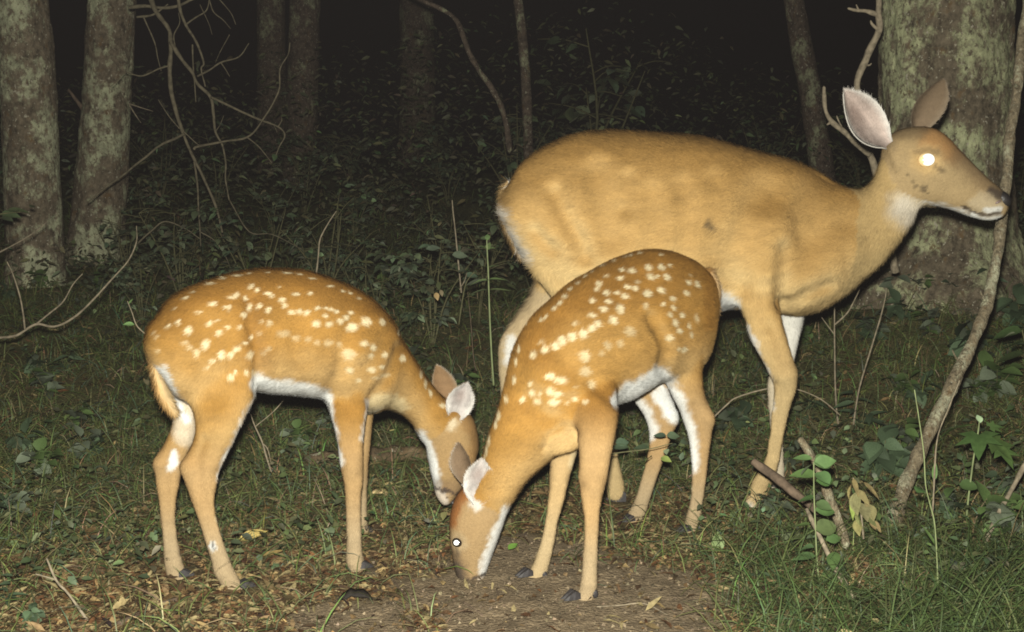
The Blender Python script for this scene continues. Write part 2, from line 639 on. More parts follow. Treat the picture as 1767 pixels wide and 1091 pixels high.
def make_deer(label, loc, tubes, flip, voxel, paint, furlen, grooves=(), smooth_it=14, hairs=200000, hair_w=0.0012, group=None, groove_k=1.6, leg_z=0.36, leg_names=('NF', 'FF', 'NH', 'FH')):
    root = thing('white_tailed_deer', loc, label, 'deer', group)
    V, E, Q, T, info = voxel_union('body', tubes, voxel)
    names, tid, flow = assign_tubes(V, info, flip)
    ids = {n: i for i, n in enumerate(names)}
    thin = np.isin(tid, [ids[n] for n in leg_names if n in ids])
    low = smooth01((leg_z + 0.06 - V[:, 2]) / 0.10)
    fac = np.where(thin, 0.95 - 0.72 * low, np.where(tid == ids['head'], 0.22, 0.8))[:, None]
    fac = vertex_smooth(fac, E, 0.5, 15)
    V = vertex_smooth(V, E, fac, smooth_it)
    V = V + normals_of(V, Q, T) * (0.0004 * thin * low)[:, None]
    N = normals_of(V, Q, T)
    view = V - Cv
    view /= np.linalg.norm(view, axis=1, keepdims=True)
    pix = proj(V)
    facing = -(N * view).sum(1)
    near = smooth01((facing + 0.1) / 0.3)
    disp = np.zeros(len(V))
    for tn, line, r, soft, depth in grooves:
        m = np.ones(len(V)) if tn is None else np.isin(tid, [ids[x] for x in tn]).astype(float)
        disp += -groove_k * depth * stroke(pix, line, r, soft) * near * m
    disp += fbm(V * 9.0, 3, 3) * 0.0035 * (~thin)
    disp = vertex_smooth(disp[:, None], E, 0.5, 9)[:, 0]
    V = V + N * disp[:, None]
    N = normals_of(V, Q, T)
    flow = vertex_smooth(flow, E, 0.5, 25)
    flow = flow + np.array([0, 0, -0.35])
    flow -= N * (flow * N).sum(1, keepdims=True)
    flow /= np.linalg.norm(flow, axis=1, keepdims=True) + 1e-9
    X = dict(V=V, N=N, pix=pix, near=near, facing=facing, tid=tid, ids=ids, names=names, E=E, Q=Q, T=T)
    wob = np.stack([fbm(V * 38, 3, 41), fbm(V * 38, 3, 51)], -1)
    wob2 = np.stack([vnoise(V * 170, 43), vnoise(V * 170, 53)], -1)
    X['pix'] = pix + wob * 4.5 + wob2 * 3.5
    X['is'] = lambda *a: np.isin(tid, [ids[x] for x in a]).astype(float)
    tris = np.vstack([Q[:, [0, 1, 2]], Q[:, [0, 2, 3]], T.reshape(-1, 3)])
    X['bvh'] = BVHTree.FromPolygons(V.tolist(), tris.tolist())
    col = paint(X)
    col = np.clip(col * COAT, 0.008, 0.85)
    body = part('body', V, [Q, T] if len(T) else Q, M_SKIN, root, True, col)
    fur = Fur()
    ln = vertex_smooth(furlen(X)[:, None], E, 0.5, 12)[:, 0]
    X['flow'] = flow
    fur.grow(V, N, tris, col, flow, ln, hairs, hair_w)
    return root, fur, X


def ray_hit(X, px, py):
    d = at(px, py, 3.0) - Cv
    h = X['bvh'].ray_cast(Vector(Cv), Vector(unit(d)))
    return None if h[0] is None else np.array(h[0])


def paint_spots(X, col, spots, white, far_count=55, torso=('torso',), seed=3):
    """Pale coat spots: (px, py, rx, ry[, strength]) read off the photo, on the skin; scattered ones on the other flank."""
    V, N = X['V'], X['N']
    w = np.zeros(len(V))
    for s in spots:
        px, py, rx, ry = s[:4]
        st = s[4] if len(s) > 4 else 1.0
        h = ray_hit(X, px, py)
        if h is None:
            continue
        mpp = (h[1]) / F_PX
        q = V - h
        dx = q @ Rv / (rx * mpp)
        dz = (q @ Uv) / (ry * mpp)
        dy = q[:, 1] / (2.2 * max(rx, ry) * mpp)
        d = np.sqrt(dx ** 2 + dz ** 2 + dy ** 2) + 0.30 * fbm(V * np.array([150, 150, 190]), 2, 9)
        w = np.maximum(w, 0.93 * st * (1 - smooth01((d - 0.52) / 0.68)))
    r2 = np.random.default_rng(seed)
    m = np.where((X['facing'] < -0.25) & (X['is'](*torso) > 0) & (N[:, 2] > -0.1))[0]
    for k in r2.choice(m, min(far_count, len(m)), replace=False) if len(m) else ():
        d = np.linalg.norm(V - V[k], axis=1) / r2.uniform(0.007, 0.012)
        w = np.maximum(w, 1 - smooth01((d - 0.6) / 0.7))
    return lerp(col, white, w)


# ================================================================== FOREST FLOOR
def hgt(x, y, fine=True):
    x, y = np.asarray(x, float), np.asarray(y, float)
    t = np.maximum(y - 3.45, 0)
    z = 0.135 * (np.sqrt(t * t + 0.05) - 0.2236) * (y > 3.45)
    z = 0.86 * np.tanh(z / 0.86)
    z = z + 0.20 * np.exp(-(((x - 1.95) / 1.0) ** 2 + ((y - 5.4) / 0.95) ** 2))
    P = np.stack([x.ravel(), y.ravel(), 0 * x.ravel()], -1)
    amp = smooth01((P[:, 1] - 3.2) / 3.0)
    n = fbm(P * 1.1, 3, 71) * 0.045 * amp + fbm(P * 5.0, 3, 73) * (0.0025 + 0.015 * amp)
    if fine:
        n = n + fbm(P * 22.0, 3, 77) * 0.0036
    return z + n.reshape(x.shape)


def ground_pt(px, py):
    """Where the view through photo positions (arrays) meets the forest floor."""
    px, py = np.broadcast_arrays(np.asarray(px, float), np.asarray(py, float))
    lo, hi = np.full(px.shape, 1.2), np.full(px.shape, 40.0)
    dx = (px - CX) / F_PX
    dy = (CY - py) / F_PX
    gy = Fv[1] + dy * Uv[1]
    gz = Fv[2] + dy * Uv[2]
    for _ in range(26):
        m = (lo + hi) / 2
        below = CAM_H + gz / gy * m < hgt(dx / gy * m, m, False)
        hi = np.where(below, m, hi)
        lo = np.where(below, lo, m)
    Y = (lo + hi) / 2
    X = dx / gy * Y
    return np.stack([X, Y, hgt(X, Y)], -1)


def soil_mask(x, y):
    P = np.stack([np.ravel(x), np.ravel(y), 0 * np.ravel(x)], -1)
    d = np.sqrt(((P[:, 0] - 0.03) / 0.46) ** 2 + ((P[:, 1] - 2.36) / 0.44) ** 2)
    return 1 - smooth01((d + 0.42 * fbm(P * 6, 4, 81) - 0.66) / 0.55)


def litter_mask(x, y):
    P = np.stack([np.ravel(x), np.ravel(y), 0 * np.ravel(x)], -1)
    d = np.sqrt(((P[:, 0] + 0.22) / 0.95) ** 2 + ((P[:, 1] - 2.6) / 1.0) ** 2)
    return 1 - smooth01((d + 0.35 * fbm(P * 3, 3, 83) - 0.75) / 0.45)


rr = np.concatenate([np.linspace(0.7, 2.1, 30, endpoint=False), np.arange(2.1, 4.6, 0.0095), 4.6 * (60 / 4.6) ** np.linspace(0, 1, 200)])
nr, na = len(rr), 460
aa = np.radians(np.linspace(-68, 68, na))
aa = aa * (0.55 + 0.45 * (np.abs(aa) / np.abs(aa).max()))
GX = rr[:, None] * np.sin(aa)[None]
GY = -0.6 + rr[:, None] * np.cos(aa)[None] + 0.4
GZ = hgt(GX, GY)
sm = soil_mask(GX, GY).reshape(GX.shape)
lm = litter_mask(GX, GY).reshape(GX.shape)
V = np.stack([GX, GY, GZ], -1).reshape(-1, 3)
i = np.arange(nr - 1)[:, None] * na
j = np.arange(na - 1)[None]
Q = np.stack([i + j, i + j + 1, i + na + j + 1, i + na + j], -1).reshape(-1, 4)
gc = np.repeat(np.array([[0.105, 0.102, 0.044]]), len(V), 0)
gc = lerp(gc, (0.085, 0.058, 0.027), lm.ravel() * 0.8)
mott = fbm(V * 7, 3, 91)
gc = lerp(gc, (0.100, 0.068, 0.032), smooth01(mott * 1.2) * 0.5)
gc = lerp(gc, (0.165, 0.125, 0.078), sm.ravel())
gc = gc * (1 + 0.25 * fbm(V * 30, 3, 93))[:, None]
M_GROUND = mat_attr('forest_soil', 0.95, 0.15, noise=(90, 0.35), bump=(140, 0.9))
solo('ground', V, Q, M_GROUND, 'forest floor of dark humus with a bare sandy patch in front', 'ground', kind='structure', color=np.clip(gc, 0.005, 0.5))


# ================================================================== TREES
def mat_bark(name, lichen, bark=(0.105, 0.085, 0.058), lich=(0.30, 0.31, 0.19), scale=1.0):
    m, n, l, b = mat_base(name, 0.92, 0.12)
    tc = n.new('ShaderNodeTexCoord')
    mp = n.new('ShaderNodeMapping')
    mp.inputs['Scale'].default_value = (1, 1, 0.75)
    l.new(tc.outputs['Object'], mp.inputs['Vector'])

    def noise(s, d=6, r=0.6):
        t = n.new('ShaderNodeTexNoise')
        t.inputs['Scale'].default_value = s * scale
        t.inputs['Detail'].default_value = d
        t.inputs['Roughness'].default_value = r
        l.new(mp.outputs['Vector'], t.inputs['Vector'])
        return t.outputs['Fac']

    def ramp(x, a, bb, c0=(0, 0, 0), c1=(1, 1, 1)):
        r = n.new('ShaderNodeValToRGB')
        r.color_ramp.elements[0].position = a
        r.color_ramp.elements[1].position = bb
        r.color_ramp.elements[0].color = (*c0, 1)
        r.color_ramp.elements[1].color = (*c1, 1)
        l.new(x, r.inputs['Fac'])
        return r.outputs['Color']

    def mix(f, a, c):
        x = n.new('ShaderNodeMix')
        x.data_type = 'RGBA'
        if isinstance(f, float):
            x.inputs[0].default_value = f
        else:
            l.new(f, x.inputs[0])
        for s, v in ((6, a), (7, c)):
            if isinstance(v, tuple):
                x.inputs[s].default_value = (*v, 1)
            else:
                l.new(v, x.inputs[s])
        return x.outputs[2]
    k = np.array(bark)
    base = ramp(noise(38, 6, 0.7), 0.34, 0.68, tuple(k * 0.40), tuple(k * 1.7))
    base = mix(ramp(noise(22), 0.58, 0.72), base, (0.135, 0.085, 0.04))
    patch = noise(5.0, 8, 0.72)
    lo = 0.56 - 0.16 * lichen
    pm = ramp(patch, lo, lo + 0.075)
    fine = ramp(noise(48, 5, 0.75), 0.40, 0.50)
    mm = n.new('ShaderNodeMath')
    mm.operation = 'MULTIPLY'
    l.new(pm, mm.inputs[0])
    l.new(fine, mm.inputs[1])
    L = np.array(lich)
    lc = ramp(noise(26, 5), 0.35, 0.65, tuple(L * 0.70), tuple(L * 1.3))
    out = mix(mm.outputs[0], base, lc)
    sp = ramp(noise(85, 2, 0.5), 0.64, 0.70)
    out = mix(sp, out, (0.36, 0.33, 0.25))
    dk = ramp(noise(70, 2, 0.5), 0.30, 0.24, (0, 0, 0), (1, 1, 1))
    l.new(out, b.inputs['Base Color'])
    bp = n.new('ShaderNodeBump')
    bp.inputs['Strength'].default_value = 1.0
    bp.inputs['Distance'].default_value = 0.012
    l.new(noise(55, 6, 0.7), bp.inputs['Height'])
    l.new(bp.outputs['Normal'], b.inputs['Normal'])
    return m


def trunk_mesh(pts, seg, step, amp, seed, flare=0.0, freq=16.0, top=4.2, bottom=-0.25):
    """pts: (left px, right px, py, Y) rows from the top down; returns world V, Q."""
    rows = []
    for l_, r_, py, Y in pts:
        a, b = at(l_, py, Y), at(r_, py, Y)
        rows.append([*(a + b) / 2, (b - a)[0] / 2])
    R = np.array(rows)
    R = R[np.argsort(R[:, 2])]
    z0 = hgt(R[0, 0], R[0, 1]) + bottom
    zs = np.arange(float(z0), top, step)
    slope_t = (R[-1] - R[-2]) / (R[-1, 2] - R[-2, 2])
    slope_b = (R[1] - R[0]) / (R[1, 2] - R[0, 2])
    out = []
    for z in zs:
        if z > R[-1, 2]:
            p = R[-1] + slope_t * (z - R[-1, 2]) * np.array([0.7, 0.7, 1, 0.5])
        elif z < R[0, 2]:
            p = R[0] + slope_b * (z - R[0, 2])
        else:
            k = min(max(np.searchsorted(R[:, 2], z), 1), len(R) - 1)
            t = (z - R[k - 1, 2]) / (R[k, 2] - R[k - 1, 2])
            p = R[k - 1] * (1 - t) + R[k] * t
        out.append(p)
    out = np.array(out)
    for _ in range(12):
        out[1:-1] = 0.5 * out[1:-1] + 0.25 * (out[:-2] + out[2:])
    th = np.linspace(0, 2 * np.pi, seg, endpoint=False)
    rad = np.maximum(out[:, 3], 0.01)
    zz = zs - (zs[0] - bottom)
    rad = rad * (1 + flare * np.exp(-np.maximum(zz, 0) / 0.16))
    D = np.stack([np.cos(th), np.sin(th)], -1)
    C3 = np.stack([np.repeat(rad[:, None] * D[None, :, 0], 1, 0), rad[:, None] * D[None, :, 1], np.repeat(zs[:, None], seg, 1)], -1).reshape(-1, 3)
    S = C3 * np.array([freq, freq, freq * 0.42]) + seed * 7.1
    ridge = np.abs(vnoise(S, seed)) * 1.2 + 0.5 * np.abs(vnoise(S * 2.1 + 3, seed + 1)) + 0.3 * vnoise(C3 * 70, seed + 2)
    lump = fbm(C3 * np.array([2.4, 2.4, 1.5]), 2, seed + 5) * 0.05
    root = np.zeros(len(C3))
    if flare:
        ang = np.tile(th, len(zs))
        root = 0.16 * np.maximum(np.sin(ang * 5 + seed), 0) * np.exp(-np.repeat(np.maximum(zz, 0), seg) / 0.12) * (flare > 0.2)
    rr_ = np.repeat(rad, seg) * (1 + lump + root) + amp * (ridge - 0.6)
    V = np.stack([np.repeat(out[:, 0], seg) + rr_ * np.tile(D[:, 0], len(zs)), np.repeat(out[:, 1], seg) + rr_ * np.tile(D[:, 1], len(zs)), np.repeat(zs, seg)], -1)
    i = np.arange(len(zs) - 1)[:, None] * seg
    j = np.arange(seg)[None]
    Q = np.stack([i + j, i + (j + 1) % seg, i + seg + (j + 1) % seg, i + seg + j], -1).reshape(-1, 4)
    return V, Q, np.array([out[0, 0], out[0, 1], float(z0) - bottom])


def tube(points, radii, seg=7, n=4, wob=0.0, seed=0):
    """Round twig through 3D points."""
    P = catmull(np.hstack([np.asarray(points, float), np.asarray(radii, float)[:, None]]), n)
    C, r = P[:, :3].copy(), np.maximum(P[:, 3], 0.0006)
    if wob:
        C += np.stack([vnoise(C * 14, seed + k) for k in range(3)], -1) * wob
        r = r * (1 + 0.25 * vnoise(C * 45, seed + 9))
    T = np.gradient(C, axis=0)
    T /= np.linalg.norm(T, axis=1, keepdims=True) + 1e-9
    ref = np.where(np.abs(T[:, 1:2]) > 0.9, np.array([[1.0, 0, 0]]), np.array([[0, 1.0, 0]]))
    A = np.cross(T, ref)
    A /= np.linalg.norm(A, axis=1, keepdims=True) + 1e-9
    B = np.cross(T, A)
    th = np.linspace(0, 2 * np.pi, seg, endpoint=False)
    V = C[:, None] + r[:, None, None] * (A[:, None] * np.cos(th)[None, :, None] + B[:, None] * np.sin(th)[None, :, None])
    m = len(C)
    V = V.reshape(-1, 3)
    i = np.arange(m - 1)[:, None] * seg
    j = np.arange(seg)[None]
    Q = np.stack([i + j, i + (j + 1) % seg, i + seg + (j + 1) % seg, i + seg + j], -1).reshape(-1, 4)
    nv = len(V)
    V = np.vstack([V, C[0] - T[0] * r[0] * 0.4, C[-1] + T[-1] * r[-1] * 1.2])
    jj = np.arange(seg)
    o = nv - seg
    Tt = np.vstack([np.stack([np.full(seg, nv), (jj + 1) % seg, jj], -1), np.stack([np.full(seg, nv + 1), o + jj, o + (jj + 1) % seg], -1)])
    return V, Q, Tt


class MB:
    """Joins several pieces of ONE thing or part into one mesh."""
    def __init__(self):
        self.V, self.F, self.C, self.n = [], {3: [], 4: []}, [], 0

    def add(self, V, *faces, color=None):
        for f in faces:
            f = np.asarray(f)
            if len(f):
                self.F[f.shape[1]].append(f + self.n)
        self.V.append(np.asarray(V, float))
        if color is not None:
            self.C.append(np.broadcast_to(np.asarray(color, float), (len(V), 3)))
        self.n += len(V)
        return self

    def out(self):
        F = [np.concatenate(v) for v in self.F.values() if v]
        return np.concatenate(self.V), F, (np.concatenate(self.C) if self.C else None)


M_LICHEN = mat_bark('lichened_bark', 0.50, bark=(0.125, 0.10, 0.068), lich=(0.36, 0.37, 0.24))
M_LICHEN2 = mat_bark('thickly_lichened_bark', 0.50, bark=(0.12, 0.097, 0.066), lich=(0.35, 0.36, 0.21))
M_BARK = mat_bark('dark_bark', 0.15, bark=(0.10, 0.075, 0.055))
M_POLE = mat_bark('pole_bark', 0.35, bark=(0.19, 0.155, 0.10), lich=(0.36, 0.35, 0.24), scale=2.2)
M_TWIG = mat_plain('dead_twig', (0.20, 0.165, 0.115), 0.85, 0.15, noise=(70, 0.4), bump=0.5)
M_BRANCH = mat_plain('weathered_branch', (0.115, 0.098, 0.064), 0.9, 0.1, noise=(50, 0.4), bump=0.5)
M_TWIG_DARK = mat_plain('dark_twig', (0.10, 0.072, 0.05), 0.85, 0.15, noise=(70, 0.4), bump=0.5)


def tree(label, pts, mat, seg, step, amp, seed, flare=0.25, group=None, freq=16.0, top=4.2):
    V, Q, base = trunk_mesh(pts, seg, step, amp, seed, flare, freq, top)
    t = thing('tree', base, label, 'tree', group)
    part('trunk', V, Q, mat, t)
    return t


tree_r = tree('thick lichen patched trunk behind the head of the doe', [(1522, 1742, -20, 5.2), (1524, 1742, 130, 5.2), (1522, 1740, 300, 5.2), (1520, 1744, 420, 5.2), (1500, 1758, 485, 5.2)], M_LICHEN2, 300, 0.010, 0.0105, 3, 0.22)
tree_a = tree('lichened trunk at the left edge of the picture, slightly leaning', [(-6, 78, -20, 5.9), (2, 92, 120, 5.9), (8, 98, 250, 5.9), (14, 102, 390, 5.9), (18, 106, 480, 5.9)], M_LICHEN, 180, 0.012, 0.0065, 11, 0.18)
tree_b = tree('lichened trunk with a broken stub, second from the left', [(152, 238, -20, 6.6), (148, 232, 60, 6.6), (141, 225, 200, 6.6), (131, 219, 310, 6.6), (124, 210, 400, 6.6), (120, 206, 430, 6.6)], M_LICHEN, 180, 0.012, 0.0065, 17, 0.2)
st = MB()
for pp, rr0 in (([(150, 200), (138, 180), (126, 164), (119, 155)], 0.013),):
    V, Q, T = tube([at(x, y, 6.6) for x, y in pp], np.linspace(rr0, rr0 * 0.45, len(pp)), wob=0.004)
    st.add(V, Q, T)
V, F, _ = st.out()
part('branch_stub', V, F, M_TWIG_DARK, tree_b)
for pp in ([(222, 179), (245, 186), (264, 192)], [(222, 180), (234, 198), (243, 212)]):
    V, Q, T = tube([at(x, y, 6.5) for x, y in pp], [0.004, 0.003, 0.0015], wob=0.002)
    part('twig', V, [Q, T], M_TWIG, tree_b)

G_FAR = 'dark tree trunks deep in the wood'
tree('dim slender trunk behind the dead branches, left of its twin', [(442, 492, -20, 11.5), (445, 495, 150, 11.5), (446, 500, 330, 11.5)], M_BARK, 64, 0.03, 0.010, 23, 0.1, G_FAR, 10)
tree('dim trunk standing close on the right of its twin behind the dead branches', [(500, 553, -20, 10.6), (494, 549, 160, 10.6), (486, 543, 320, 10.6)], M_BARK, 64, 0.03, 0.010, 29, 0.1, G_FAR, 10)
tree('faint broad trunk between the twin trunks and the bowed sapling', [(690, 748, -20, 13.0), (690, 750, 180, 13.0), (688, 752, 290, 13.0)], M_BARK, 64, 0.04, 0.012, 41, 0.1, G_FAR, 8, 5.0)
tree('leaning greenish trunk in the dark above the back of the doe', [(1348, 1384, -20, 9.0), (1366, 1404, 90, 9.0), (1384, 1424, 190, 9.0), (1392, 1434, 260, 9.0)], M_BARK, 64, 0.03, 0.008, 31, 0.1, G_FAR, 10)
tree('thin upright sapling trunk above the leafy shrub, top middle', [(884, 900, -20, 8.2), (894, 911, 70, 8.2), (900, 917, 160, 8.2), (904, 922, 300, 8.2)], M_BARK, 40, 0.03, 0.004, 37, 0.1, G_FAR, 14)
# ================================================================== THE THREE DEER
WHITE = (0.68, 0.68, 0.66)
TAIL_M = mat_attr('tail_hide', 0.9, 0.1, noise=(160, 0.15))


def zoom_spots(rows, ox, oy, s):
    out = []
    for r in rows:
        st = r[4] if len(r) > 4 else 1.0
        out.append((ox + r[0] / s, oy + r[1] / s, r[2] / s, r[3] / s, st))
    return out


def add_tail(root, fur, rings, col_out, col_under, hair_len, count):
    V, Q, T, inf = loft(rings, n=5, seg=18, cap=(0.5, 0.9))
    N = normals_of(V, Q, T)
    under = smooth01((np.abs(N[:, 0]) * 0 + (N @ unit((1, -0.2, 0.1))) - 0.1) / 0.6)
    col = lerp(np.repeat(np.asarray(col_out)[None], len(V), 0), col_under, under)
    part('tail', V, [Q, T], TAIL_M, root, True, col)
    C, Tt = inf[0], inf[1]
    k = np.argmin(((V[:, None, :] - C[None]) ** 2).sum(-1), 1)
    fl_ = Tt[k] + N * 0.25
    tris = np.vstack([Q[:, [0, 1, 2]], Q[:, [0, 2, 3]], T])
    fur.grow(V, N, tris, col, fl_, np.full(len(V), hair_len), count, 0.0012, 0.4, 0.25)


M_EYE_GLOW = mat_plain('eyeshine_edge', (0.80, 0.58, 0.30), 0.3, 0.5, noise=(200, 0.1))  # warm edge of the eyeshine, painted as an amber eyeball


def add_eye(root, c, nrm, r, shine_r, glow_mat=None):
    """Eyeball with a white disc painted as the flash shining back."""
    nrm = unit(nrm)
    a = unit(np.cross(nrm, [0, 0, 1.0]))
    b = np.cross(a, nrm)
    ax = np.array([a, b, nrm])
    V, Q = blob(c, (r * 1.15, r, r * 0.75), ax, 20, 12)
    e = part('eye', V, Q, glow_mat or M_EYEDARK, root)
    to = unit(Cv - np.asarray(c))
    a2 = unit(np.cross(to, [0, 0, 1.0])); b2 = np.cross(a2, to)
    V, Q = blob(np.asarray(c) + nrm * r * 0.45 + to * r * 0.30, (shine_r, shine_r * 0.95, r * 0.22), np.array([a2, b2, to]), 20, 10)
    part('eyeshine_disc', V, Q, M_EYESHINE, e)
    return e


# ---- the doe ------------------------------------------------------
DOE = {
    'torso': dict(egg=0.10, cap=(0.45, 0.5), rings=[
        (884, 318, 893, 405, 3.275, 0.085), (904, 279, 915, 458, 3.27, 0.128), (950, 246, 962, 505, 3.27, 0.155), (1010, 226, 1020, 525, 3.27, 0.168),
        (1080, 225, 1085, 540, 3.27, 0.178), (1150, 229, 1150, 548, 3.27, 0.182), (1220, 237, 1215, 542, 3.27, 0.175),
        (1290, 256, 1262, 532, 3.27, 0.155), (1345, 270, 1315, 535, 3.27, 0.135), (1395, 286, 1375, 545, 3.27, 0.112), (1430, 303, 1425, 535, 3.27, 0.09)]),
    'neck': dict(cap=(0.5, 0.4), rings=[
        (1400, 300, 1410, 530, 3.27, 0.085), (1440, 312, 1450, 518, 3.27, 0.075), (1472, 325, 1488, 488, 3.27, 0.066), (1494, 322, 1524, 455, 3.27, 0.058),
        (1510, 300, 1552, 422, 3.27, 0.053), (1519, 272, 1572, 395, 3.27, 0.050), (1530, 252, 1585, 372, 3.27, 0.048)]),
    'head': dict(cap=(0.6, 0.75), k=2.3, rings=[
        (1530, 238, 1556, 345, 3.265, 0.050), (1553, 223, 1577, 355, 3.262, 0.060), (1590, 219, 1603, 357, 3.26, 0.064), (1622, 229, 1630, 362, 3.255, 0.060),
        (1648, 250, 1652, 367, 3.25, 0.048), (1672, 276, 1674, 373, 3.248, 0.039), (1696, 299, 1693, 378, 3.245, 0.034), (1716, 316, 1709, 380, 3.24, 0.031), (1729, 328, 1722, 377, 3.24, 0.027)]),
    'NF': dict(cap=(0.3, 0.6), rings=[
        (1365, 400, 1275, 420, 3.19, 0.050), (1362, 455, 1270, 470, 3.175, 0.050), (1352, 510, 1272, 518, 3.165, 0.042), (1348, 545, 1284, 548, 3.16, 0.034), (1357, 580, 1294, 585, 3.16, 0.028),
        (1368, 615, 1312, 618, 3.16, 0.024), (1376, 648, 1328, 650, 3.16, 0.023), (1374, 675, 1335, 676, 3.16, 0.020), (1363, 708, 1331, 709, 3.16, 0.016),
        (1353, 755, 1326, 756, 3.16, 0.014), (1345, 798, 1319, 795, 3.16, 0.014), (1337, 825, 1305, 820, 3.16, 0.017), (1328, 848, 1293, 840, 3.16, 0.018), (1319, 870, 1284, 862, 3.16, 0.017), (1314, 882, 1282, 877, 3.16, 0.015)]),
    'FF': dict(cap=(0.3, 0.6), rings=[
        (1395, 480, 1330, 490, 3.33, 0.045), (1388, 540, 1340, 545, 3.345, 0.032), (1380, 582, 1345, 585, 3.35, 0.024), (1372, 618, 1340, 620, 3.35, 0.022), (1362, 655, 1324, 656, 3.35, 0.021),
        (1352, 690, 1324, 690, 3.35, 0.016), (1352, 750, 1329, 750, 3.35, 0.013), (1354, 800, 1330, 800, 3.35, 0.013), (1354, 825, 1326, 822, 3.35, 0.017), (1350, 845, 1318, 840, 3.35, 0.015)]),
    'NH': dict(cap=(0.5, 0.6), rings=[
        (1060, 330, 905, 340, 3.22, 0.075), (1075, 400, 902, 410, 3.205, 0.070), (1080, 460, 918, 470, 3.20, 0.060), (1085, 520, 950, 515, 3.20, 0.048), (1075, 580, 985, 570, 3.20, 0.036), (1060, 640, 1008, 635, 3.20, 0.026),
        (1058, 685, 1015, 685, 3.20, 0.022), (1064, 740, 1036, 742, 3.20, 0.015), (1068, 790, 1042, 792, 3.20, 0.014), (1077, 830, 1043, 832, 3.20, 0.017), (1080, 858, 1048, 862, 3.20, 0.015)]),
    'FH': dict(cap=(0.5, 0.6), rings=[
        (1030, 420, 930, 400, 3.34, 0.065), (1010, 480, 928, 465, 3.35, 0.055), (975, 535, 912, 512, 3.36, 0.040), (935, 575, 885, 552, 3.36, 0.028), (905, 605, 862, 586, 3.36, 0.022), (893, 640, 859, 628, 3.36, 0.020),
        (890, 690, 863, 688, 3.36, 0.014), (888, 760, 864, 760, 3.36, 0.013), (890, 820, 863, 820, 3.36, 0.015), (896, 842, 868, 845, 3.36, 0.014)]),
}


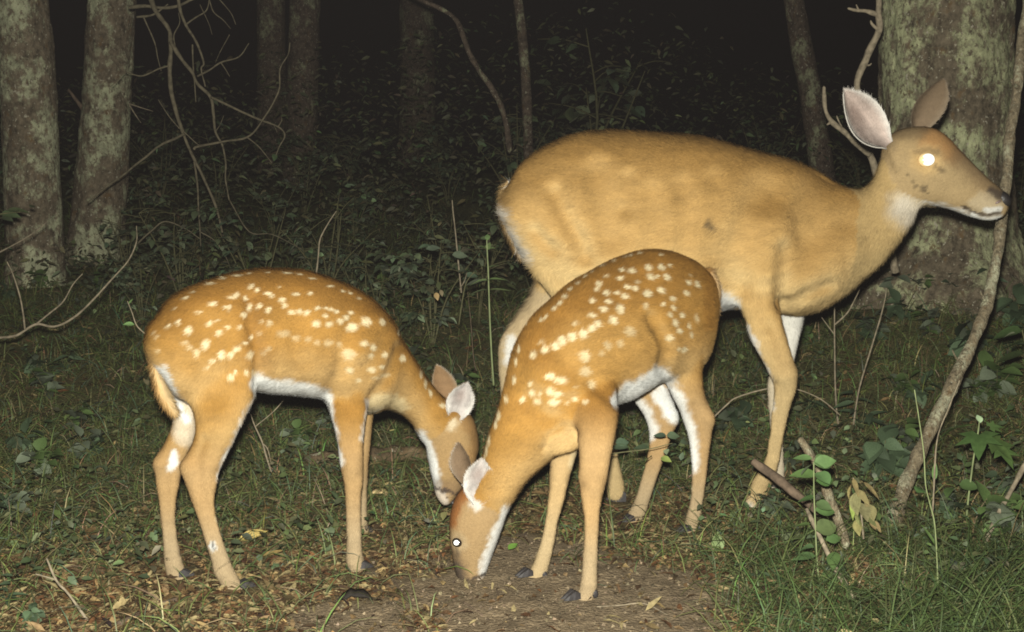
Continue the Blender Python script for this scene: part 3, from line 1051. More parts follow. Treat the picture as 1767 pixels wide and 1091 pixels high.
def paint_doe(X):
    V, N, pix, near = X['V'], X['N'], X['pix'], X['near']
    IS = X['is']
    nz = N[:, 2]
    c = np.repeat(np.array([[0.475, 0.300, 0.112]]), len(V), 0)
    c = lerp(c, (0.28, 0.155, 0.042), smooth01((nz + 0.15) / 0.9) * 0.9)
    c = lerp(c, (0.63, 0.465, 0.225), smooth01((0.12 - nz) / 0.7) * 0.8)
    n1 = fbm(V * np.array([14, 14, 22]), 3, 21)
    c = c * (1 + 0.05 * n1)[:, None]
    legs = IS('NF', 'FF', 'NH', 'FH')
    c = lerp(c, (0.45, 0.33, 0.165), legs * smooth01((0.55 - V[:, 2]) / 0.3))
    # pale rump edge, belly, inner legs
    c = lerp(c, WHITE, stroke(pix, [(862, 372), (880, 412), (902, 446)], 8, 14) * near * IS('torso', 'NH') * 0.95)
    c = lerp(c, WHITE, smooth01((-nz - 0.45) / 0.4) * IS('torso') * smooth01((0.47 - V[:, 2]) / 0.08) * 0.9)
    c = lerp(c, WHITE, stroke(pix, [(1225, 500), (1240, 515), (1262, 528)], 9, 10) * IS('torso', 'NF'))
    c = lerp(c, (0.46, 0.36, 0.22), IS('FH') * 0.8)
    c = lerp(c, WHITE, IS('FH') * stroke(pix, [(880, 592), (878, 620)], 5, 10) * 0.85)
    c = lerp(c, WHITE, IS('FF') * smooth01((V[:, 2] - 0.30) / 0.1) * 0.95)
    c = lerp(c, (0.62, 0.58, 0.50), IS('FF') * 0.5)
    c = lerp(c, WHITE, IS('NF') * stroke(pix, [(1262, 530), (1282, 560), (1305, 605), (1325, 655), (1327, 700)], 2, 7) * 0.8)
    c = lerp(c, WHITE, IS('NF') * stroke(pix, [(1285, 878), (1300, 886)], 4, 10) * 0.6)
    # neck and head
    c = lerp(c, (0.41, 0.30, 0.14), IS('neck') * 0.7)
    c = lerp(c, WHITE, stroke(pix, [(1562, 356), (1577, 368)], 8, 26) * IS('neck', 'head') * 0.5)
    h = IS('head')
    c = lerp(c, (0.34, 0.24, 0.12), h)
    c = lerp(c, (0.40, 0.29, 0.15), h * stroke(pix, [(1560, 310), (1640, 330)], 20, 40) * 0.8)
    c = lerp(c, (0.36, 0.15, 0.035), h * stroke(pix, [(1605, 236), (1630, 245), (1650, 262)], 6, 20) * 0.5)
    c = lerp(c, (0.14, 0.095, 0.05), h * stroke(pix, [(1550, 226), (1590, 222)], 7, 12) * 0.7)
    c = lerp(c, (0.19, 0.125, 0.065), h * stroke(pix, [(1662, 272), (1690, 300), (1718, 325)], 6, 22) * 0.75)
    c = lerp(c, (0.56, 0.38, 0.17), h * stroke(pix, [(1599, 277)], 15, 16) * 0.8)  # pale eye ring, with the eyeshine's glow on the fur painted in
    c = lerp(c, WHITE, h * stroke(pix, [(1588, 360), (1640, 370), (1690, 381), (1722, 381)], 4, 9))
    c = lerp(c, (0.55, 0.47, 0.33), h * stroke(pix, [(1710, 355), (1690, 352)], 8, 14) * 0.5)
    c = lerp(c, WHITE, h * stroke(pix, [(1700, 360), (1722, 362)], 2, 4) * 0.8)
    c = lerp(c, (0.05, 0.035, 0.025), h * stroke(pix, [(1662, 357), (1680, 367), (1698, 369), (1722, 368)], 1.0, 3.0) * 0.9)
    c = lerp(c, (0.045, 0.032, 0.025), h * stroke(pix, [(1595, 325)], 2, 6) * 0.7)
    c = lerp(c, (0.04, 0.03, 0.025), h * stroke(pix, [(1712, 332), (1730, 340)], 4, 8) * 0.85)
    c = lerp(c, (0.10, 0.07, 0.04), h * stroke(pix, [(1613, 285), (1626, 298)], 1, 4) * 0.7)
    c = lerp(c, (0.13, 0.09, 0.05), h * stroke(pix, [(1585, 262), (1600, 258), (1616, 263)], 1.5, 5) * 0.6)
    c = lerp(c, (0.10, 0.075, 0.05), h * stroke(pix, [(1538, 250)], 5, 9) * 0.5)
    for q in ((1545, 282), (1552, 296), (1575, 315), (1582, 322), (1564, 303), (1600, 328)):
        c = lerp(c, (0.07, 0.05, 0.03), h * stroke(pix, [q], 1.0, 2.5) * 0.7)
    c = lerp(c, (0.10, 0.07, 0.04), IS('torso') * near * stroke(pix, [(1226, 386), (1235, 389)], 2.5, 5) * 0.8)
    return c


def fur_doe(X):
    L = np.full(len(X['V']), 0.016)
    L = np.where(X['is']('head') > 0, 0.006, L)
    L = np.where(X['is']('NF', 'FF', 'NH', 'FH') > 0, np.where(X['V'][:, 2] > 0.45, 0.013, 0.008), L)
    L += 0.022 * stroke(X['pix'], [(862, 340), (885, 420), (912, 460)], 6, 16) * X['is']('torso', 'NH')
    return L + 0.018 * (X['is']('FH') * smooth01((X['V'][:, 2] - 0.42) / 0.08))


doe_grooves = [
    (('torso', 'NH'), [(960, 332), (968, 352), (985, 385), (1003, 415), (1012, 440)], 2, 16, 0.0085),
    (('torso', 'NH'), [(925, 400), (955, 430)], 2, 11, 0.005),
    (('torso', 'NH'), [(1035, 300), (1042, 330), (1052, 370), (1058, 405)], 8, 26, 0.008),
    (('torso',), [(1085, 305), (1086, 330), (1082, 360)], 3, 12, 0.006),
    (('torso', 'NF'), [(1320, 330), (1295, 370), (1280, 420), (1262, 480)], 6, 30, 0.008),
    (('torso', 'NF', 'neck'), [(1355, 525), (1400, 500), (1430, 490)], 2, 12, 0.0065),
    (('torso', 'NF', 'neck'), [(1420, 310), (1404, 350), (1396, 400)], 6, 32, 0.006),
    (('NF', 'torso'), [(1350, 430), (1345, 480), (1348, 520)], 3, 14, 0.006),
    (('NF',), [(1330, 560), (1345, 600), (1352, 640)], 1, 8, 0.003),
    (('NF',), [(1345, 690), (1338, 740), (1332, 790)], 1, 6, 0.0045),
    (('NF',), [(1330, 660), (1345, 668), (1362, 690)], 1, 7, 0.003),
    (('NF',), [(1356, 645)], 9, 12, -0.0055), (('NF',), [(1310, 835)], 7, 10, -0.003), (('torso', 'NF'), [(1330, 400), (1320, 450)], 16, 34, -0.008), (('torso', 'neck'), [(1460, 430), (1420, 470), (1380, 495)], 10, 30, -0.007),
    (('NF',), [(1300, 838), (1315, 845), (1330, 840)], 1, 6, 0.003),
    (('torso',), [(1130, 330), (1135, 390), (1125, 430)], 5, 18, 0.004),
    (('torso',), [(1180, 320), (1190, 380), (1180, 440)], 5, 18, 0.004),
    (('torso',), [(1235, 310), (1242, 370), (1230, 440)], 5, 18, 0.004),
    (('neck', 'head'), [(1525, 262), (1535, 300), (1545, 340)], 2, 10, 0.004),
    (('head',), [(1560, 262), (1575, 258), (1590, 258)], 2, 8, 0.003),
    (('head',), [(1612, 290), (1625, 310), (1640, 325)], 2, 8, 0.003),
    (('head',), [(1664, 357), (1680, 366), (1698, 368), (1722, 368)], 1, 3.5, 0.0035),
    (('head',), [(1597, 276)], 9, 8, 0.006),
]

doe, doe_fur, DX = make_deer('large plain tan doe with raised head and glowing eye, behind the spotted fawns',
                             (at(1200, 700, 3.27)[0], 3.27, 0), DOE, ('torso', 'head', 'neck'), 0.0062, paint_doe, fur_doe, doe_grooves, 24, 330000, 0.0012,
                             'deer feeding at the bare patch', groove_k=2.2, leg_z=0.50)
EAR_IN = (0.46, 0.37, 0.33)
EAR_OUT = (0.17, 0.12, 0.075)
EAR_RIM = (0.72, 0.70, 0.66)
add_ear(doe, doe_fur, at(1536, 250, 3.225), at(1456, 154, 3.20), 0.062, (0.62, -0.75, -0.10), EAR_IN, EAR_OUT, EAR_RIM, cup=0.30, point=0.82, skew=-0.06, count=9000)
add_ear(doe, doe_fur, at(1584, 232, 3.30), at(1628, 137, 3.34), 0.046, (0.75, 0.65, 0.1), EAR_IN, EAR_OUT, (0.30, 0.24, 0.17), cup=0.45, point=0.85, count=7000)
add_eye(doe, at(1598, 276, 3.203), (0.25, -0.95, 0.05), 0.0185, 0.0168, M_EYE_GLOW)
add_eye(doe, at(1604, 272, 3.318), (0.25, 0.95, 0.05), 0.016, 0.009)
hV, hQ = blob(at(1728, 344, 3.236), (0.027, 0.028, 0.020), np.array([[0.75, 0, -0.66], [0, 1, 0], [0.66, 0, 0.75]]), 18, 12)
nose = part('nose', hV, hQ, M_NOSE, doe)
nV, nQ = blob(at(1722, 349, 3.209), (0.009, 0.005, 0.0035), np.array([[0.9, 0, 0.43], [0, 1, 0], [-0.43, 0, 0.9]]), 12, 8)
part('nostril', nV, nQ, mat_plain('nostril_flesh', (0.16, 0.11, 0.10), 0.35, 0.6), nose)
add_hoof(doe, 1283, 1311, 884, 3.163, 0.030, 0.034)
add_hoof(doe, 1322, 1350, 850, 3.35, 0.028, 0.032)
add_hoof(doe, 1052, 1078, 874, 3.205, 0.028, 0.032)
add_hoof(doe, 868, 894, 849, 3.36, 0.028, 0.032)
add_dewclaws(doe, 1318, 876, 3.165, 1, 0.009)
add_dewclaws(doe, 1046, 866, 3.21, -1, 0.009)
dt = [(874, 312, 884, 322, 3.275, 0.018), (868, 335, 880, 342, 3.275, 0.026), (867, 362, 880, 368, 3.275, 0.028), (872, 388, 884, 394, 3.275, 0.026), (882, 414, 892, 416, 3.275, 0.020), (894, 436, 902, 436, 3.275, 0.012)]
add_tail(doe, doe_fur, dt, (0.36, 0.235, 0.10), WHITE, 0.030, 9000)
doe_fur.build(doe)

# ---- first fawn (left, facing right) -------------------------------
F1 = {
    'torso': dict(egg=0.08, cap=(0.45, 0.5), rings=[
        (267, 552, 278, 650, 2.525, 0.058), (294, 517, 308, 690, 2.54, 0.084), (335, 491, 350, 690, 2.57, 0.100), (400, 471, 415, 678, 2.61, 0.110),
        (470, 463, 470, 680, 2.66, 0.115), (540, 471, 522, 682, 2.71, 0.114), (600, 491, 572, 692, 2.75, 0.108), (645, 517, 605, 708, 2.78, 0.098), (675, 552, 635, 712, 2.81, 0.084)]),
    'neck': dict(cap=(0.5, 0.4), rings=[
        (660, 545, 625, 705, 2.80, 0.078), (690, 582, 655, 704, 2.82, 0.066), (712, 618, 686, 712, 2.84, 0.056), (736, 652, 712, 732, 2.86, 0.050), (764, 684, 724, 757, 2.87, 0.046), (790, 705, 738, 770, 2.88, 0.044)]),
    'head': dict(cap=(0.5, 0.7), k=2.3, rings=[
        (797, 703, 735, 762, 2.88, 0.044), (816, 724, 738, 788, 2.88, 0.050), (824, 752, 742, 808, 2.88, 0.050), (824, 782, 746, 825, 2.87, 0.043), (816, 808, 749, 840, 2.87, 0.034), (804, 832, 751, 851, 2.865, 0.029), (792, 850, 755, 860, 2.86, 0.026), (782, 862, 762, 867, 2.86, 0.02)]),
    'NF': dict(cap=(0.3, 0.5), rings=[
        (650, 590, 575, 615, 2.77, 0.042), (645, 650, 566, 660, 2.735, 0.042), (636, 700, 566, 702, 2.70, 0.034), (630, 735, 576, 737, 2.675, 0.026), (627, 768, 583, 769, 2.668, 0.022), (627, 799, 586, 800, 2.664, 0.021), (626, 832, 593, 832, 2.664, 0.018),
        (623, 865, 596, 865, 2.664, 0.0145), (623, 898, 597, 898, 2.664, 0.0135), (624, 931, 598, 931, 2.664, 0.0135), (627, 960, 597, 962, 2.664, 0.016), (631, 978, 602, 983, 2.664, 0.016), (636, 992, 609, 998, 2.664, 0.014), (639, 998, 614, 1004, 2.66, 0.010)]),
    'FF': dict(cap=(0.3, 0.5), rings=[
        (655, 640, 600, 650, 2.87, 0.035), (645, 710, 600, 712, 2.885, 0.028), (640, 760, 602, 760, 2.90, 0.022), (636, 800, 605, 800, 2.91, 0.02), (634, 850, 610, 850, 2.92, 0.014), (634, 890, 612, 890, 2.92, 0.013), (637, 918, 612, 916, 2.92, 0.015), (641, 932, 617, 934, 2.92, 0.013)]),
    'NH': dict(cap=(0.5, 0.5), rings=[
        (430, 555, 310, 570, 2.59, 0.062), (448, 610, 306, 630, 2.56, 0.062), (446, 665, 326, 690, 2.54, 0.050), (428, 712, 338, 728, 2.53, 0.036), (410, 748, 333, 762, 2.535, 0.028), (394, 785, 318, 790, 2.54, 0.023), (380, 815, 313, 812, 2.54, 0.021), (373, 845, 322, 840, 2.54, 0.018),
        (370, 868, 331, 866, 2.54, 0.015), (375, 898, 342, 898, 2.54, 0.0135), (389, 945, 358, 948, 2.54, 0.0135), (405, 985, 372, 992, 2.54, 0.015), (420, 1010, 385, 1016, 2.54, 0.016), (429, 1022, 396, 1028, 2.54, 0.014), (436, 1031, 404, 1037, 2.535, 0.010)]),
    'FH': dict(cap=(0.5, 0.5), rings=[
        (400, 590, 285, 600, 2.64, 0.055), (370, 660, 290, 670, 2.625, 0.045), (345, 715, 300, 720, 2.615, 0.034), (336, 755, 288, 757, 2.61, 0.026), (322, 786, 270, 788, 2.61, 0.022), (313, 815, 267, 813, 2.61, 0.020), (309, 840, 270, 838, 2.61, 0.017), (304, 867, 274, 866, 2.61, 0.0145),
        (303, 900, 278, 900, 2.61, 0.0135), (309, 945, 282, 946, 2.61, 0.0135), (317, 975, 284, 978, 2.61, 0.016), (322, 995, 289, 998, 2.61, 0.016), (326, 1006, 297, 1010, 2.61, 0.014), (330, 1012, 302, 1017, 2.605, 0.010)]),
}
S1 = zoom_spots([
    (330, 355, 10, 6), (390, 300, 20, 10), (430, 270, 15, 8), (530, 222, 28, 9), (600, 192, 20, 8), (675, 178, 28, 7), (740, 166, 15, 6), (845, 161, 12, 5), (950, 164, 25, 6), (1020, 172, 14, 5), (1090, 195, 20, 6),
    (1190, 237, 20, 7), (1260, 266, 12, 7), (1300, 277, 12, 8), (1350, 306, 14, 6), (1450, 337, 10, 8), (1480, 362, 10, 12), (1566, 500, 9, 22), (1584, 640, 9, 24),
    (755, 235, 14, 14), (787, 253, 16, 14), (670, 285, 18, 22), (640, 300, 15, 10), (720, 300, 12, 16), (545, 333, 22, 14), (605, 350, 10, 10), (630, 353, 14, 16), (745, 355, 14, 26), (797, 345, 16, 16), (850, 368, 15, 18), (710, 395, 14, 16),
    (845, 275, 22, 12), (870, 290, 14, 10), (907, 243, 8, 8), (925, 315, 26, 16), (940, 345, 16, 12), (1003, 282, 20, 12), (1078, 275, 14, 12), (980, 380, 22, 16), (1020, 375, 22, 18), (1065, 380, 24, 16), (1120, 357, 20, 14),
    (1165, 360, 14, 10), (1195, 368, 16, 10), (1225, 378, 14, 10), (1305, 385, 16, 8), (1165, 405, 14, 14), (855, 440, 16, 20, .7), (810, 430, 10, 16, .6), (1117, 442, 26, 20), (1188, 447, 22, 20), (1247, 430, 18, 16), (1278, 413, 18, 16),
    (1315, 465, 36, 26), (1390, 437, 26, 28), (1478, 437, 18, 22),
    (465, 377, 14, 9), (350, 433, 18, 18), (295, 452, 16, 12), (407, 478, 22, 24), (525, 443, 16, 20), (568, 422, 10, 10), (577, 495, 18, 20), (622, 460, 20, 12), (690, 460, 12, 10), (502, 553, 22, 30), (450, 605, 16, 20, .8), (390, 550, 20, 12, .5),
    (415, 575, 14, 14, .6), (590, 613, 20, 26), (640, 617, 18, 16), (675, 583, 20, 18), (718, 550, 14, 12), (745, 617, 20, 24, .8), (750, 520, 8, 16), (540, 648, 12, 14), (512, 685, 14, 12), (660, 708, 14, 14), (635, 737, 20, 18), (720, 710, 14, 16),
    (765, 715, 10, 20, .7), (805, 500, 8, 16, .6), (230, 510, 14, 10, .6), (215, 490, 20, 8, .5), (240, 595, 14, 12, .5),
    (930, 500, 40, 18, .45), (1000, 520, 30, 18, .45), (1070, 530, 20, 16, .45), (1120, 550, 20, 18, .5), (1180, 550, 25, 20, .5), (1240, 560, 16, 18, .45), (850, 580, 14, 16, .4), (825, 610, 12, 18, .4),
    (1380, 555, 26, 20, .9), (1427, 577, 20, 18), (1415, 622, 18, 16, .8), (1490, 620, 20, 16), (1295, 620, 40, 34, .75), (1303, 706, 24, 24, .9), (1420, 702, 24, 16), (1475, 685, 16, 12), (1348, 760, 16, 14), (1490, 730, 36, 12, .55), (1440, 745, 30, 10, .45),
], 200, 420, 3.208) + zoom_spots([(40, 45, 9, 17), (72, 18, 7, 14, .8), (112, 110, 6, 22, .8), (130, 150, 6, 26, .9), (150, 188, 7, 18), (200, 240, 18, 10)], 680, 600, 2.373)


def fawn_base(X, legs_from=0.36):
    V, N = X['V'], X['N']
    nz = N[:, 2]
    IS = X['is']
    c = np.repeat(np.array([[0.345, 0.185, 0.045]]), len(V), 0)
    c = lerp(c, (0.245, 0.115, 0.021), smooth01((nz - 0.0) / 0.8) * 0.85)
    c = lerp(c, (0.46, 0.30, 0.122), smooth01((0.15 - nz) / 0.6) * 0.9)
    c = c * (1 + 0.13 * fbm(V * 20, 3, 31))[:, None]
    legs = IS('NF', 'FF', 'NH', 'FH')
    c = lerp(c, (0.39, 0.255, 0.120), legs * smooth01((legs_from - V[:, 2]) / 0.12) * 0.9)
    c = lerp(c, (0.36, 0.27, 0.16), legs * smooth01((0.20 - V[:, 2]) / 0.14))
    c = lerp(c, WHITE, smooth01((-nz - 0.62) / 0.3) * IS('torso') * 0.9)
    return c


def paint_f1(X):
    V, N, pix, near, IS = X['V'], X['N'], X['pix'], X['near'], X['is']
    c = fawn_base(X)
    c = lerp(c, WHITE, stroke(pix, [(448, 664), (480, 672), (525, 676), (556, 690)], 11, 10) * IS('torso', 'NH'))
    c = lerp(c, WHITE, stroke(pix, [(450, 672), (438, 700), (418, 742), (398, 786), (382, 828)], 3, 8) * IS('NH') * 0.95)
    c = lerp(c, WHITE, stroke(pix, [(560, 686), (571, 720), (580, 770), (585, 800)], 3, 7) * IS('NF', 'torso') * 0.9)
    c = lerp(c, WHITE, stroke(pix, [(636, 690), (632, 715), (628, 760)], 1, 5) * IS('NF') * 0.6)
    c = lerp(c, (0.58, 0.47, 0.27), stroke(pix, [(636, 702), (665, 694), (690, 700)], 8, 12) * IS('torso', 'neck') * 0.9)
    c = lerp(c, (0.55, 0.47, 0.36), IS('FH') * stroke(pix, [(320, 690), (322, 740)], 18, 16) * 0.85)
    c = lerp(c, WHITE, stroke(pix, [(282, 640), (296, 680), (314, 712), (322, 720)], 6, 6) * IS('torso', 'FH', 'NH'))
    c = lerp(c, WHITE, stroke(pix, [(300, 786), (296, 806)], 5, 5) * IS('FH') * 0.95)
    c = lerp(c, WHITE, stroke(pix, [(367, 941)], 5.5, 3) * IS('NH') * 0.9)
    c = lerp(c, (0.04, 0.035, 0.03), stroke(pix, [(367, 938), (368, 945)], 1, 2) * IS('NH') * 0.9)
    c = lerp(c, (0.22, 0.10, 0.02), stroke(pix, [(438, 520), (440, 570), (452, 620)], 5, 26) * IS('torso', 'NH') * near * 0.5)
    h = IS('head')
    c = lerp(c, (0.33, 0.22, 0.105), h * 0.85)
    c = lerp(c, (0.20, 0.10, 0.03), h * stroke(pix, [(800, 715), (822, 750), (824, 790)], 6, 12) * 0.6)
    c = lerp(c, WHITE, stroke(pix, [(726, 756), (740, 790), (747, 820), (751, 840)], 6, 8) * IS('head', 'neck'))
    c = lerp(c, (0.20, 0.13, 0.07), h * stroke(pix, [(765, 842), (790, 842)], 8, 12) * 0.7)
    c = lerp(c, (0.58, 0.50, 0.42), h * stroke(pix, [(757, 852), (764, 862)], 5, 5) * 0.9)
    c = lerp(c, (0.05, 0.035, 0.03), h * stroke(pix, [(752, 843), (768, 852), (788, 850)], 1.2, 3) * 0.95)
    c = lerp(c, (0.55, 0.46, 0.32), h * stroke(pix, [(779, 733)], 5, 8) * 0.9)
    return paint_spots(X, c, S1, (0.66, 0.56, 0.36), torso=('torso', 'NH', 'FH'))


def fur_fawn(X):
    L = np.full(len(X['V']), 0.011)
    L = np.where(X['is']('head') > 0, 0.005, L)
    return np.where(X['is']('NF', 'FF', 'NH', 'FH') > 0, np.where(X['V'][:, 2] > 0.36, 0.010, 0.0065), L)


f1_grooves = [
    (('torso', 'NH'), [(432, 515), (436, 560), (446, 600), (450, 640), (448, 668)], 2, 12, 0.007),
    (('torso', 'NF'), [(612, 560), (596, 610), (588, 650), (568, 685)], 3, 14, 0.005),
    (('torso', 'NF', 'neck'), [(690, 600), (672, 650), (640, 690)], 2, 10, 0.005),
    (('NH',), [(352, 760), (338, 800), (346, 838), (358, 880), (372, 930)], 1, 7, 0.0045),
    (('NH',), [(392, 780), (380, 810), (366, 830)], 1, 7, 0.003),
    (('FH',), [(306, 770), (290, 800), (288, 840), (290, 890), (296, 940)], 1, 6, 0.004),
    (('NF',), [(592, 792), (600, 812), (618, 815)], 1, 6, 0.002),
    (('NF',), [(608, 806)], 8, 9, -0.005), (('NH',), [(322, 805)], 6, 9, -0.0055), (('FH',), [(275, 800)], 6, 9, -0.0055), (('NH',), [(380, 985)], 6, 9, -0.0025), (('NF',), [(610, 972)], 6, 9, -0.0025),
    (('torso', 'NH'), [(360, 560), (350, 620), (370, 680)], 6, 24, 0.004), (('torso',), [(520, 560), (525, 620)], 6, 20, 0.003), (('torso', 'NF'), [(640, 560), (620, 600)], 8, 22, -0.006),
    (('NF', 'torso'), [(600, 690), (604, 730), (606, 770)], 1, 9, 0.003),
    (('NF',), [(618, 830), (612, 880), (610, 940)], 1, 5, 0.0015),
]
fawn_a, fa_fur, AX = make_deer('spotted fawn with arched back and no eye showing, facing the other fawn',
                               (at(470, 700, 2.66)[0], 2.66, 0), F1, ('torso', 'head', 'neck'), 0.0046, paint_f1, fur_fawn, f1_grooves, 24, 260000, 0.0010,
                               'deer feeding at the bare patch')
FEAR_IN = (0.48, 0.44, 0.42)
FEAR_OUT = (0.20, 0.12, 0.06)
add_ear(fawn_a, fa_fur, at(783, 730, 2.845), at(806, 662, 2.83), 0.031, (0.15, -0.98, 0.2), FEAR_IN, FEAR_OUT, EAR_RIM, cup=0.30, point=0.88, skew=-0.05, count=6000)
add_ear(fawn_a, fa_fur, at(781, 704, 2.92), at(754, 632, 2.95), 0.028, (-0.1, 0.95, 0.3), FEAR_IN, FEAR_OUT, (0.30, 0.24, 0.17), cup=0.4, point=0.85, count=5000)
add_eye(fawn_a, at(801, 791, 2.832), (0.3, -0.95, 0.0), 0.011, 0.004)
add_eye(fawn_a, at(812, 776, 2.925), (0.5, 0.85, 0.0), 0.011, 0.004)
hV, hQ = blob(at(783, 866, 2.86), (0.014, 0.018, 0.009), np.array([[0.85, 0, -0.5], [0, 1, 0], [0.5, 0, 0.85]]), 16, 10)
part('nose', hV, hQ, M_NOSE, fawn_a)
add_hoof(fawn_a, 439, 416, 1036, 2.535, 0.014, 0.022, 0.01)
add_hoof(fawn_a, 333, 310, 1018, 2.605, 0.014, 0.022, 0.01)
add_hoof(fawn_a, 642, 620, 1004, 2.66, 0.014, 0.022, 0.01)
add_hoof(fawn_a, 643, 620, 938, 2.92, 0.020, 0.024, 0.015)
add_dewclaws(fawn_a, 388, 1018, 2.54, -1, 0.0075)
add_dewclaws(fawn_a, 299, 1010, 2.61, -1, 0.0075)
add_dewclaws(fawn_a, 603, 983, 2.664, -1, 0.0075)
add_tail(fawn_a, fa_fur, [(272, 580, 278, 586, 2.54, 0.010), (265, 606, 273, 610, 2.525, 0.012), (266, 635, 275, 637, 2.515, 0.013), (271, 662, 281, 661, 2.51, 0.012), (281, 688, 290, 685, 2.51, 0.009), (294, 706, 300, 703, 2.51, 0.005)],
         (0.36, 0.215, 0.08), (0.44, 0.32, 0.17), 0.024, 9000)
fa_fur.build(fawn_a)

# ---- second fawn (middle, head on the soil, turned towards the camera) ----
F2 = {
    'torso': dict(egg=0.05, cap=(0.6, 0.4), rings=[
        (1208, 462, 1212, 590, 3.03, 0.050), (1178, 442, 1196, 640, 2.99, 0.075), (1126, 431, 1160, 655, 2.93, 0.095), (1072, 441, 1118, 666, 2.86, 0.104), (1016, 469, 1083, 690, 2.79, 0.108),
        (964, 506, 1048, 705, 2.72, 0.105), (920, 550, 1020, 730, 2.66, 0.098), (890, 600, 990, 760, 2.62, 0.086), (875, 648, 966, 785, 2.60, 0.072)]),
    'neck': dict(cap=(0.5, 0.4), rings=[
        (890, 620, 985, 765, 2.615, 0.075), (872, 662, 958, 788, 2.60, 0.066), (858, 705, 930, 812, 2.59, 0.056), (843, 748, 906, 838, 2.59, 0.050), (829, 790, 888, 866, 2.60, 0.046), (813, 825, 878, 886, 2.61, 0.044)]),
    'brisket': dict(cap=(0.6, 0.6), rings=[(1000, 738, 1004, 770, 2.585, 0.030), (975, 745, 985, 782, 2.58, 0.034), (950, 758, 960, 787, 2.575, 0.028)]),
    'head': dict(cap=(0.5, 0.7), k=2.3, rings=[
        (806, 832, 878, 882, 2.615, 0.044), (786, 858, 868, 908, 2.615, 0.050), (776, 890, 858, 938, 2.615, 0.049), (776, 925, 848, 962, 2.615, 0.042), (780, 955, 840, 981, 2.615, 0.034), (785, 978, 836, 993, 2.615, 0.029), (790, 994, 833, 1002, 2.615, 0.026), (799, 1007, 828, 1010, 2.615, 0.02)]),
    'NF': dict(cap=(0.3, 0.5), rings=[
        (950, 640, 1050, 625, 2.70, 0.040), (975, 690, 1066, 672, 2.62, 0.040), (989, 728, 1068, 712, 2.555, 0.036), (996, 755, 1062, 752, 2.52, 0.028), (999, 790, 1054, 790, 2.505, 0.023), (998, 828, 1048, 826, 2.495, 0.021), (1003, 863, 1038, 863, 2.485, 0.018), (1008, 900, 1034, 900, 2.48, 0.0145),
        (1007, 936, 1033, 936, 2.478, 0.0135), (1004, 973, 1032, 973, 2.478, 0.0135), (1001, 1008, 1031, 1010, 2.478, 0.0155), (992, 1030, 1025, 1034, 2.478, 0.016), (980, 1042, 1016, 1047, 2.478, 0.014), (975, 1049, 1007, 1054, 2.474, 0.010)]),
    'FF': dict(cap=(0.3, 0.5), rings=[
        (935, 690, 1005, 690, 2.66, 0.035), (948, 740, 1000, 742, 2.65, 0.030), (949, 772, 997, 774, 2.64, 0.025), (949, 800, 990, 800, 2.635, 0.022), (948, 828, 982, 828, 2.63, 0.020), (945, 863, 974, 864, 2.625, 0.016), (940, 900, 963, 901, 2.62, 0.0135),
        (932, 936, 957, 938, 2.62, 0.0135), (920, 970, 948, 976, 2.62, 0.015), (909, 990, 941, 997, 2.62, 0.0155), (900, 1001, 932, 1009, 2.62, 0.014), (895, 1007, 924, 1014, 2.616, 0.010)]),
    'NH': dict(cap=(0.5, 0.5), rings=[
        (1095, 520, 1222, 510, 2.95, 0.050), (1110, 580, 1220, 570, 2.93, 0.050), (1135, 630, 1212, 622, 2.92, 0.042), (1157, 680, 1215, 676, 2.925, 0.030), (1170, 703, 1226, 704, 2.935, 0.025), (1179, 728, 1231, 728, 2.94, 0.021), (1187, 753, 1228, 753, 2.945, 0.018), (1192, 790, 1223, 790, 2.945, 0.0145),
        (1193, 827, 1219, 827, 2.945, 0.0135), (1191, 863, 1214, 863, 2.945, 0.0135), (1182, 897, 1209, 895, 2.945, 0.015), (1176, 920, 1204, 920, 2.945, 0.0145), (1174, 936, 1200, 936, 2.945, 0.013), (1170, 941, 1194, 942, 2.94, 0.010)]),
    'FH': dict(cap=(0.5, 0.5), rings=[
        (1040, 560, 1160, 570, 3.03, 0.045), (1065, 620, 1160, 630, 3.03, 0.042), (1080, 665, 1155, 672, 3.03, 0.034), (1096, 695, 1165, 700, 3.03, 0.027), (1112, 720, 1170, 724, 3.03, 0.022), (1120, 750, 1159, 754, 3.03, 0.018), (1117, 785, 1148, 787, 3.03, 0.0145), (1106, 827, 1133, 829, 3.03, 0.0135),
        (1095, 862, 1121, 866, 3.03, 0.0135), (1083, 886, 1113, 893, 3.03, 0.0155), (1077, 900, 1106, 907, 3.03, 0.014), (1073, 908, 1098, 913, 3.025, 0.010)]),
}
